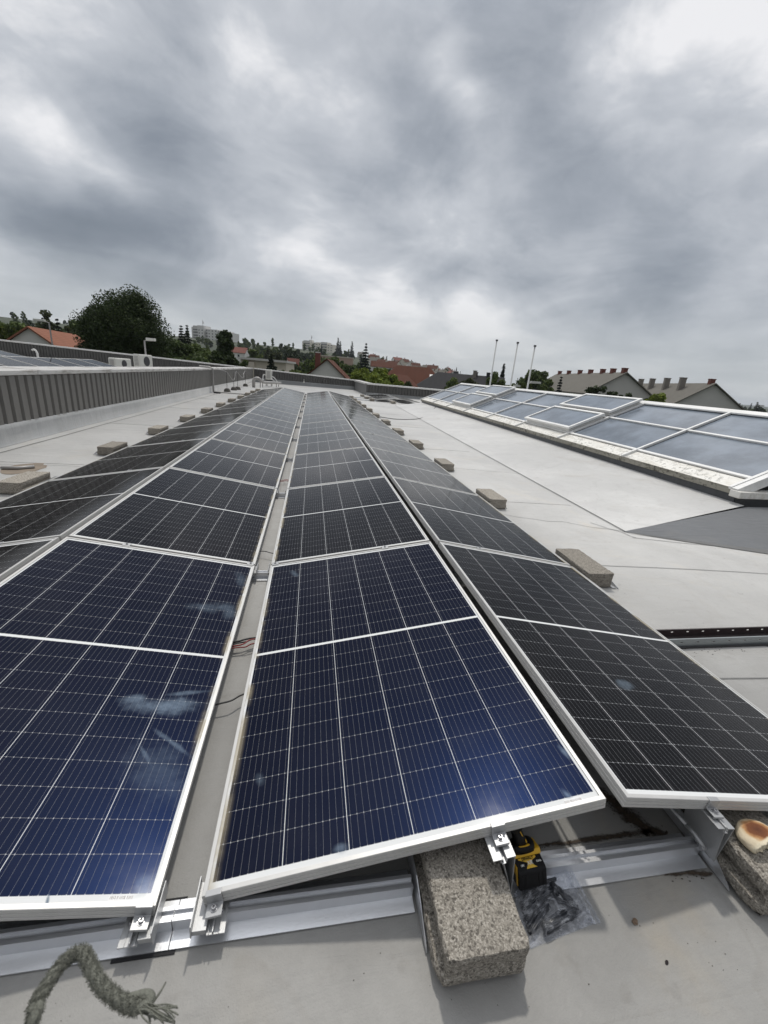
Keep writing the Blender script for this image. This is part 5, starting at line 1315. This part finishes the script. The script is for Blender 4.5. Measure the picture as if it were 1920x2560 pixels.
def house(name, loc, rz, L, Wd, hw, hr, wall, roof, label, cat='house', hip=0.0, wins=(), chim=(), ov=.35, gwin=(), group=None):
    """ridge along local x; origin at the middle of the base; hw eave height, hr ridge above eave"""
    e = empty(name, loc, (0, 0, rz)); tag(e, label, cat, group)
    mb = MB(); x0, x1, y0, y1 = -L/2, L/2, -Wd/2, Wd/2
    if hip == 0:
        mb.add([(x0, y0, 0), (x1, y0, 0), (x1, y1, 0), (x0, y1, 0), (x0, y0, hw), (x1, y0, hw), (x1, y1, hw), (x0, y1, hw), (x0, 0, hw+hr), (x1, 0, hw+hr)],
               [(0, 1, 5, 4), (2, 3, 7, 6), (1, 2, 6, 9, 5), (3, 0, 4, 8, 7), (4, 5, 9, 8), (6, 7, 8, 9)])
    else: mb.box(x0, x1, y0, y1, 0, hw)
    mb.build('wall', wall, e)
    mb = MB(); k = hr/(Wd/2); th = .16
    if hip == 0:
        for s in (-1, 1):
            a = [(x0-ov, s*(Wd/2+ov), hw-ov*k+.03), (x1+ov, s*(Wd/2+ov), hw-ov*k+.03), (x1+ov, 0, hw+hr+.03), (x0-ov, 0, hw+hr+.03)]
            mb.add(a+[(x, y, z+th) for x, y, z in a], [(0, 1, 2, 3), (4, 5, 6, 7), (0, 1, 5, 4), (1, 2, 6, 5), (3, 0, 4, 7)])
    else:
        a = [(x0-ov, y0-ov, hw), (x1+ov, y0-ov, hw), (x1+ov, y1+ov, hw), (x0-ov, y1+ov, hw), (x0+hip, 0, hw+hr), (x1-hip, 0, hw+hr)]
        mb.add(a, [(0, 1, 5, 4), (1, 2, 5), (2, 3, 4, 5), (3, 0, 4), (3, 2, 1, 0)])
    rf = mb.build('roof', roof, e)
    for (x, y, w, d, h, mt_) in chim:
        mb = MB(); zb = hw+hr*(1-abs(y)/(Wd/2)); mb.box(x-w/2, x+w/2, y-d/2, y+d/2, zb-.5, zb+h); mb.box(x-w/2-.06, x+w/2+.06, y-d/2-.06, y+d/2+.06, zb+h+.001, zb+h+.12); mb.build('chimney', mt_, rf)
    for (side, x, z, w, h) in wins:
        mb = MB(); y = side*Wd/2; mb.box(x-w/2, x+w/2, min(y, y+side*.03), max(y, y+side*.03), z, z+h); f = mb.build('window', M['white_paint'], e)
        mb = MB(); mb.box(x-w/2+.08, x+w/2-.08, min(y+side*.031, y+side*.04), max(y+side*.031, y+side*.04), z+.08, z+h-.08); mb.build('glass', WIN, f)
    for (side, y, z, w, h) in gwin:
        mb = MB(); x = side*L/2; mb.box(min(x, x+side*.03), max(x, x+side*.03), y-w/2, y+w/2, z, z+h); f = mb.build('window', M['white_paint'], e)
        mb = MB(); mb.box(min(x+side*.031, x+side*.04), max(x+side*.031, x+side*.04), y-w/2+.1, y+w/2-.1, z+.1, z+h-.1); mb.build('glass', WIN, f)
    return e
def line_house(pa, da, pb, db, Wd, drop, hw_tot, **kw):
    """house whose ridge runs between two sighted points"""
    A, B = at(*pa, da), at(*pb, db); A.z = B.z = (A.z+B.z)/2
    d = B-A; L = math.hypot(d.x, d.y); rz = math.atan2(d.y, d.x); mid = (A+B)/2
    return dict(loc=(mid.x, mid.y, mid.z-drop-hw_tot), rz=rz, L=L, Wd=Wd, hw=hw_tot, hr=drop)
# long houses on the right
g1 = line_house((1393, 935), 118, (1564, 936), 84, 11.0, 3.6, 6.0)
e = house('apartment_house', **g1, wall=M['render_grey'], roof=M['tile_grey'], label='long two storey house with seven red chimneys along its grey ridge', chim=[(-g1['L']/2+g1['L']*q, 0, .9, .7, .75, M['brick_red']) for q in (.05, .23, .42, .58, .74, .86, .98)], ov=.5,
      wins=[(-1, -g1['L']/2+q*g1['L'], z, 1.3, 1.5) for q in (.1, .2, .3, .42, .52, .62, .72, .84, .93) for z in (1.0, 3.8)])
g2 = line_house((1588, 958), 120, (1785, 965), 84, 10.5, 3.7, 5.8)
e = house('apartment_house', **g2, wall=M['render_grey'], roof=M['tile_grey'], label='long two storey house at right with tall grey chimney shafts on its roof', chim=[(-g2['L']/2+g2['L']*q, -1.6, .85, .85, 2.0, M['brick_grey']) for q in (.02, .24, .42, .62, .80)] + [(g2['L']/2-1.2, 0, .8, .7, .7, M['brick_red'])], ov=.45,
      wins=[(-1, -g2['L']/2+q*g2['L'], z, 1.2, 1.4) for q in (.2, .35, .5, .62, .76, .9) for z in (1.0, 3.6)])
# near house under the parapet with red chimney
p = at(845, 903, 62)
house('gable_house', (p.x-.9, p.y+4, p.z-7.6), R(90-8), 9, 7.6, 4.4, 3.2, M['render_white'], M['tile_brown'], 'white gabled house with a dark roof edge and a tall red chimney', chim=[(-.8, 1.75, .7, .7, 2.3, M['brick_red'])], gwin=[(-1, 0, 4.1, 3.6, 1.0)])
# white gable with the orange roof at the far left
g0 = line_house((72, 822), 55, (188, 839), 68, 8.6, 3.3, 4.6)
house('gable_house', **g0, wall=M['render_white'], roof=M['tile_orange'], label='white gabled house with an orange tiled roof at the far left')
p = at(280, 862, 90); house('gable_house', (p.x, p.y, p.z-7.0), R(20), 6, 6, 4, 2.2, M['render_beige'], M['tile_orange'], 'orange roof glimpsed through the lower right of the maple')
# small white house with red roof left of centre
p = at(597, 869, 230); house('gable_house', (p.x, p.y, p.z-8.0), R(-10), 8, 7, 5.6, 2.4, M['render_white'], M['tile_red'], 'white house with a dull red roof right of the column shaped tree', wins=[(-1, -2.5, 3.2, 1.1, 1.6), (-1, 1, 3.2, 1.1, 1.6)])
# flat roofed beige block
p = at(672, 899, 95); e = empty('flat_roof_building', (p.x, p.y, p.z-7.4), (0, 0, R(-8))); tag(e, 'low flat roofed beige building behind the dark pyramid conifer', 'building')
mb = MB(); mb.box(-4.6, 4.4, -4, 5, 0, 7.0); mb.box(-3.0, -1.8, -4.6, -4.002, 0, 6.6); mb.build('wall', M['render_beige'], e); mb = MB(); mb.box(-4.9, 4.7, -4.7, 5.4, 7.001, 7.4); mb.build('roof', M['render_grey'], e)
for x in (-3.9, 3.4):
    mb = MB(); mb.box(x-.6, x+.6, -4.04, -4.001, 3.6, 5.6); f = mb.build('window', M['white_paint'], e); mb = MB(); mb.box(x-.5, x+.5, -4.06, -4.041, 3.7, 5.5); mb.build('glass', WIN, f)
p = at(733, 897, 200); house('gable_house', (p.x, p.y, p.z-9), R(35), 5.5, 5, 5, 4.0, M['render_white'], M['tile_red'], 'steep bright red roof left of the grey gabled house', hip=0)
p = at(754, 899, 200); house('gable_house', (p.x+1, p.y, p.z-9), R(95), 7, 5.5, 5, 3.6, M['render_white'], M['tile_black'], 'small white gable with grey roof right of the steep red roof', gwin=[(-1, 0, 4, 1, 1.4)])
p = at(850, 892, 330); e = empty('flat_roof_building', (p.x-3, p.y, p.z-11), (0, 0, R(-6))); tag(e, 'salmon coloured long low building on the hillside', 'building')
mb = MB(); mb.box(-11, 13, -5, 5, 0, 10.4); mb.build('wall', M['render_pink'], e); mb = MB(); mb.box(-11.4, 13.4, -5.4, 5.4, 10.401, 11); mb.build('roof', M['render_beige'], e)
# hipped brown roof and black roof in the middle
p = at(1052, 917, 92); house('hipped_house', (p.x-1.0, p.y+2, p.z-9.4), R(-16), 15.5, 12.0, 4.8, 4.6, M['render_beige'], M['tile_brown'], 'house with a large brown red hipped roof and a small white roof window', hip=4.2)
p2 = at(1081, 941, 85.5); mb = MB(); mb.box(-.55, .55, -.04, .04, -.5, .5); 
o = mb.build('roof_window', M['white_paint'], None, loc=(p2.x, p2.y, p2.z)); o.rotation_euler = (R(-50), 0, R(-16)); tag(o, 'small bright roof window on the brown red hipped roof', 'window')
p = at(1128, 932, 80); house('hipped_house', (p.x+1.2, p.y+3, p.z-7.6), R(-14), 14.5, 11, 4.2, 3.4, M['render_white'], M['tile_black'], 'house with a dark grey pitched roof in front of the brown hipped roof', hip=4.5, chim=[(4.2, 0, .6, .6, .7, M['brick_grey'])])
p = at(1205, 937, 108); house('hipped_house', (p.x, p.y, p.z-8), R(-30), 10, 8, 4.6, 3.0, M['render_white'], M['tile_black'], 'black roofed house with two stub chimneys left of the first flagpole', chim=[(-1.5, 0, .9, .7, .8, M['tile_black']), (1.5, 0, .8, .7, .9, M['tile_black'])])
p = at(960, 905, 260); house('gable_house', (p.x, p.y, p.z-8), R(-6), 15, 9, 5, 3, M['render_white'], M['tile_brown'], 'long dark red roof behind the yellow green trees')
p = at(1345, 972, 74); house('hipped_house', (p.x, p.y, p.z-5.4), R(-25), 8, 6, 3.4, 1.8, M['render_grey'], M['tile_grey'], 'low grey roof below the large rounded tree', hip=1.5)
p = at(1000, 935, 75); house('gable_house', (p.x, p.y, p.z-6.6), R(60), 8, 6.5, 3.8, 2.5, M['render_white'], M['tile_brown'], 'brown tiled roof end peeping out right of the yellow green trees')
# scattered far houses
HP = [empty('far_house') for _ in range(3)]
for e, rm, wm in zip(HP, ('tile_red', 'tile_brown', 'tile_grey'), ('render_white', 'render_beige', 'render_white')):
    mb = MB(); mb.add([(-5, -4, 0), (5, -4, 0), (5, 4, 0), (-5, 4, 0), (-5, -4, 5), (5, -4, 5), (5, 4, 5), (-5, 4, 5), (-5, 0, 8), (5, 0, 8)], [(0, 1, 5, 4), (2, 3, 7, 6), (1, 2, 6, 9, 5), (3, 0, 4, 8, 7)]); mb.build('wall', M[wm], e)
    mb = MB(); mb.add([(-5.3, -4.3, 4.85), (5.3, -4.3, 4.85), (5.3, 0, 8.1), (-5.3, 0, 8.1), (5.3, 4.3, 4.85), (-5.3, 4.3, 4.85)], [(0, 1, 2, 3), (3, 2, 4, 5)]); mb.build('roof', M[rm], e)
    mb = MB(); mb.box(-1, -.4, -.3, .3, 7.4, 9.2); mb.build('chimney', M['brick_red'], e)
HL = ['distant white house with a red roof on the hillside', 'distant beige house with a brown roof on the hillside', 'distant white house with a grey roof on the hillside']
for i in range(26):
    px = rng.choice([rng.uniform(860, 1200), rng.uniform(900, 1180), rng.uniform(1000, 1180)]); r = rng.uniform(330, 760)
    a = bearing(px, 900); x, y = CX[0]+r*math.sin(a), CX[1]+r*math.cos(a); k = rng.choice([0, 1, 1, 2, 2]); e = HP[k] if i == k*0+k and HP[k].get('label') is None else copy_tree(HP[k])
    if HP[k].get('label') is None and e is not HP[k]: pass
    e.location = (x, y, ground_z(x, y)); e.rotation_euler.z = rng.uniform(0, 3.1); s = rng.uniform(.8, 1.2); e.scale = (s, s, s); tag(e, HL[k], 'house', 'distant houses on the hillside')
for k in range(3):
    if HP[k].get('label') is None:
        a = bearing(1000+40*k, 900); HP[k].location = (CX[0]+500*math.sin(a), CX[1]+500*math.cos(a), 0); HP[k].location.z = ground_z(*HP[k].location[:2]); tag(HP[k], HL[k], 'house', 'distant houses on the hillside')
# tower blocks
M['tower_grey'] = wallmat('pale_tower_render', (.66, .65, .63)); M['tower_beige'] = wallmat('beige_tower_render', (.74, .69, .60))
def tower(px, py, dist, W_, D_, H_, rz, wall, label, segs, mastx):
    p = at(px, py, dist); e = empty('tower_block', (p.x, p.y, p.z-H_), (0, 0, rz)); tag(e, label, 'tower block')
    x = -W_/2
    for i, (wq, dz, dy, kind) in enumerate(segs):
        x1 = x+wq*W_; mb = MB()
        if kind == 'w': mb.box(x, x1, -D_/2+dy, D_/2, 0, H_+dz); mb.build('wall_bay', wall, e)
        else:
            mb.box(x, x1, -D_/2+dy+1.6, D_/2, 0, H_+dz); mb.build('recess', M['tile_black'] if False else M['render_grey'], e)
            for f in range(11):
                z = 1.5+f*(H_-2)/11
                mb = MB(); mb.box(x+.1, x1-.1, -D_/2+dy, -D_/2+dy+1.59, z, z+1.0); mb.build('balcony', wall, e)
                mb = MB(); mb.box(x+.2, x1-.2, -D_/2+dy+1.55, -D_/2+dy+1.598, z+1.05, z+2.3); mb.build('opening', WIN, e)
        if kind == 'w' and i and wq > .1:
            nW = max(1, int(wq*W_/4))
            for f in range(11):
                for q in range(nW):
                    xx = x+(q+.5)*(x1-x)/nW; z = 2.0+f*(H_-2)/11; mb = MB(); mb.box(xx-.8, xx+.8, -D_/2+dy-.05, -D_/2+dy-.002, z, z+1.4); mb.build('window', WIN, e)
        x = x1
    mb = MB(); mb.box(mastx-2.5, mastx+2.5, -3, 3, H_, H_+3.4); mb.build('roof_room', M['render_grey'], e)
    mb = MB(); mb.tube([(mastx, 0, H_+3.4), (mastx, 0, H_+11)], .25, 5); mb.tube([(mastx+.9, 0, H_+6), (mastx+.9, 0, H_+9)], .5, 5); mb.build('mast', M['galv'], e)
    return e
tower(538, 823, 680, 66, 15, 44, R(-24), M['tower_grey'], 'grey white tower block on the hill behind the column shaped tree', [(.03, .5, 0, 'w'), (.13, 2.5, -1, 'b'), (.15, 3.0, -1, 'w'), (.08, -1, 1.5, 'b'), (.24, -1, 0, 'w'), (.05, -2, 0, 'b'), (.20, -2, 0, 'w'), (.12, -4, 0, 'w')], -20)
tower(799, 857, 760, 58, 15, 46, R(-30), M['tower_beige'], 'beige tower block on the hill right of the first tower', [(.03, .5, 0, 'w'), (.14, 2.0, -1, 'b'), (.08, 2.0, -1, 'b'), (.10, -1, 0, 'w'), (.09, -.5, .5, 'b'), (.17, 0, 0, 'w'), (.10, 1.0, -1, 'b'), (.10, 1, -1, 'b'), (.19, -2, 0, 'w')], -16)

# ---- poles and lamps
def pole(px0, pyt, dist, label, r=.06):
    top = at(px0, pyt, dist); z0 = ground_z(top.x, top.y); e = empty('flagpole', (top.x, top.y, z0)); tag(e, label, 'flagpole', 'three white flagpoles'); h = top.z-z0
    mb = MB(); mb.tube([(0, 0, 0), (0, 0, h-.1)], [r*1.25, r*.75], 10); mb.build('shaft', M['pole'], e, smooth=True)
    mb = MB(); mb.tube([(0, 0, h-.099), (0, 0, h)], [.085, .085], 10); mb.build('cap', M['dark_metal'], e)
pole(1242.5, 849, 33, 'leftmost and tallest looking of the three white flagpoles'); pole(1295, 855, 31.5, 'middle one of the three white flagpoles'); pole(1338, 863, 30, 'rightmost of the three white flagpoles, beside the street lamp')
def lamp(px, pyt, dist, label, arm, head):
    top = at(px, pyt, dist); z0 = ground_z(top.x, top.y); e = empty('street_lamp', (top.x, top.y, z0)); tag(e, label, 'street lamp'); h = top.z-z0
    mb = MB(); mb.tube([(0, 0, 0), (0, 0, h-.05)] + ([(arm*.5, 0, h), (arm, 0, h+.02)] if arm else []), .06 if dist < 60 else .10, 8); mb.build('post', M['galv'], e)
    mb = MB(); mb.box(arm-head if arm else -head/2, arm+head*.6 if arm else head/2, -.18, .18, h-.02, h+.16); mb.build('lamp_head', M['ac'], e, bevel=.02)
lamp(122, 805, 48, 'street lamp in front of the orange tiled roof', -.6, .5); lamp(361, 850, 36, 'short floodlight post with a white head before the maple', .5, .35)
lamp(795, 883, 70, 'grey lamp post with a square head left of the red chimney', 0, .7); lamp(1321, 957, 42, 'street lamp with a flat pale head right of the flagpoles', .8, .6); lamp(1282, 966, 46, 'small street lamp between the second and third flagpoles', .5, .4)
p = at(1143, 909, 130); e = empty('siren_mast', (p.x, p.y, p.z-14)); tag(e, 'siren mast with a flared platform above the black roof', 'mast')
mb = MB(); mb.tube([(0, 0, 0), (0, 0, 10.2), (0, 0, 10.8), (0, 0, 11.0)], [.55, .5, 1.3, 1.5], 10); mb.build('column', M['render_grey'], e); mb = MB(); mb.tube([(0, 0, 11), (0, 0, 11.8), (0, 0, 12.0), (0, 0, 13)], [.8, .8, .2, .05], 8); mb.tube([(-1.3, 0, 10.9), (-1.3, 0, 12.2)], .08, 5); mb.tube([(1.3, 0, 10.9), (1.3, 0, 12.0)], .08, 5); mb.build('aerials', M['dark_metal'], e)
for px, py, d_, h, lab in ((968, 889, 600, 30, 'thin lattice mast on the hill right of the spruce'), (629, 861, 600, 26, 'thin lattice mast right of the grey tower block'), (989, 897, 640, 22, 'thinner aerial mast right of the lattice mast beside the spruce')):
    p = at(px, py, d_); mb = MB(); mb.tube([(0, 0, -h), (0, 0, 0)], [.9, .2], 5); mb.box(-1.6, 1.6, -.1, .1, -h*.35, -h*.35+.5); tag(mb.build('lattice_mast', M['galv'], None, loc=tuple(p)), lab, 'mast')
p = at(1898, 1018, 1500); mb = MB(); mb.tube([(0, 0, -40), (0, 0, 0), (0, 0, .1), (0, 0, 6)], [6, 6, 9, 9], 8); tag(mb.build('water_tower', M['render_grey'], None, loc=tuple(p)), 'distant stubby tower on the horizon at the right edge', 'tower')
mb = MB(); V = []; n = 60
for i in range(n+1):
    a = -.9+2.0*i/n; r = 3600; hgt = 16+22*mn.noise((a*3.1, .3, .7))+9*mn.noise((a*9, 1.2, 3)); V += [(CX[0]+r*math.sin(a), CX[1]+r*math.cos(a), -6), (CX[0]+(r+500)*math.sin(a), CX[1]+(r+500)*math.cos(a), max(4, hgt)), (CX[0]+(r+2600)*math.sin(a), CX[1]+(r+2600)*math.cos(a), -6)]
mb.add(V, [(3*i+k, 3*i+3+k, 3*i+4+k, 3*i+1+k) for i in range(n) for k in range(2)]); tag(mb.build('hills', simple('far_woods', (.035, .05, .03), .9, .3, .004, coord='w'), smooth=True), kind='structure')

# ---- air
def haze(density):
    mb = MB(); mb.box(-6200, 6200, -1200, 6900, GZ-3.5, 75); mt = bpy.data.materials.new('haze'); mt.use_nodes = True; nt = mt.node_tree; nt.nodes.clear()
    o = nt.nodes.new('ShaderNodeOutputMaterial'); v = nt.nodes.new('ShaderNodeVolumePrincipled'); v.inputs['Color'].default_value = (.86, .92, 1.0, 1); v.inputs['Density'].default_value = density; v.inputs['Anisotropy'].default_value = .2
    nt.links.new(v.outputs[0], o.inputs['Volume']); ob = mb.build('haze', mt); tag(ob, kind='stuff')
HAZE = 0.00012
if HAZE: haze(HAZE)
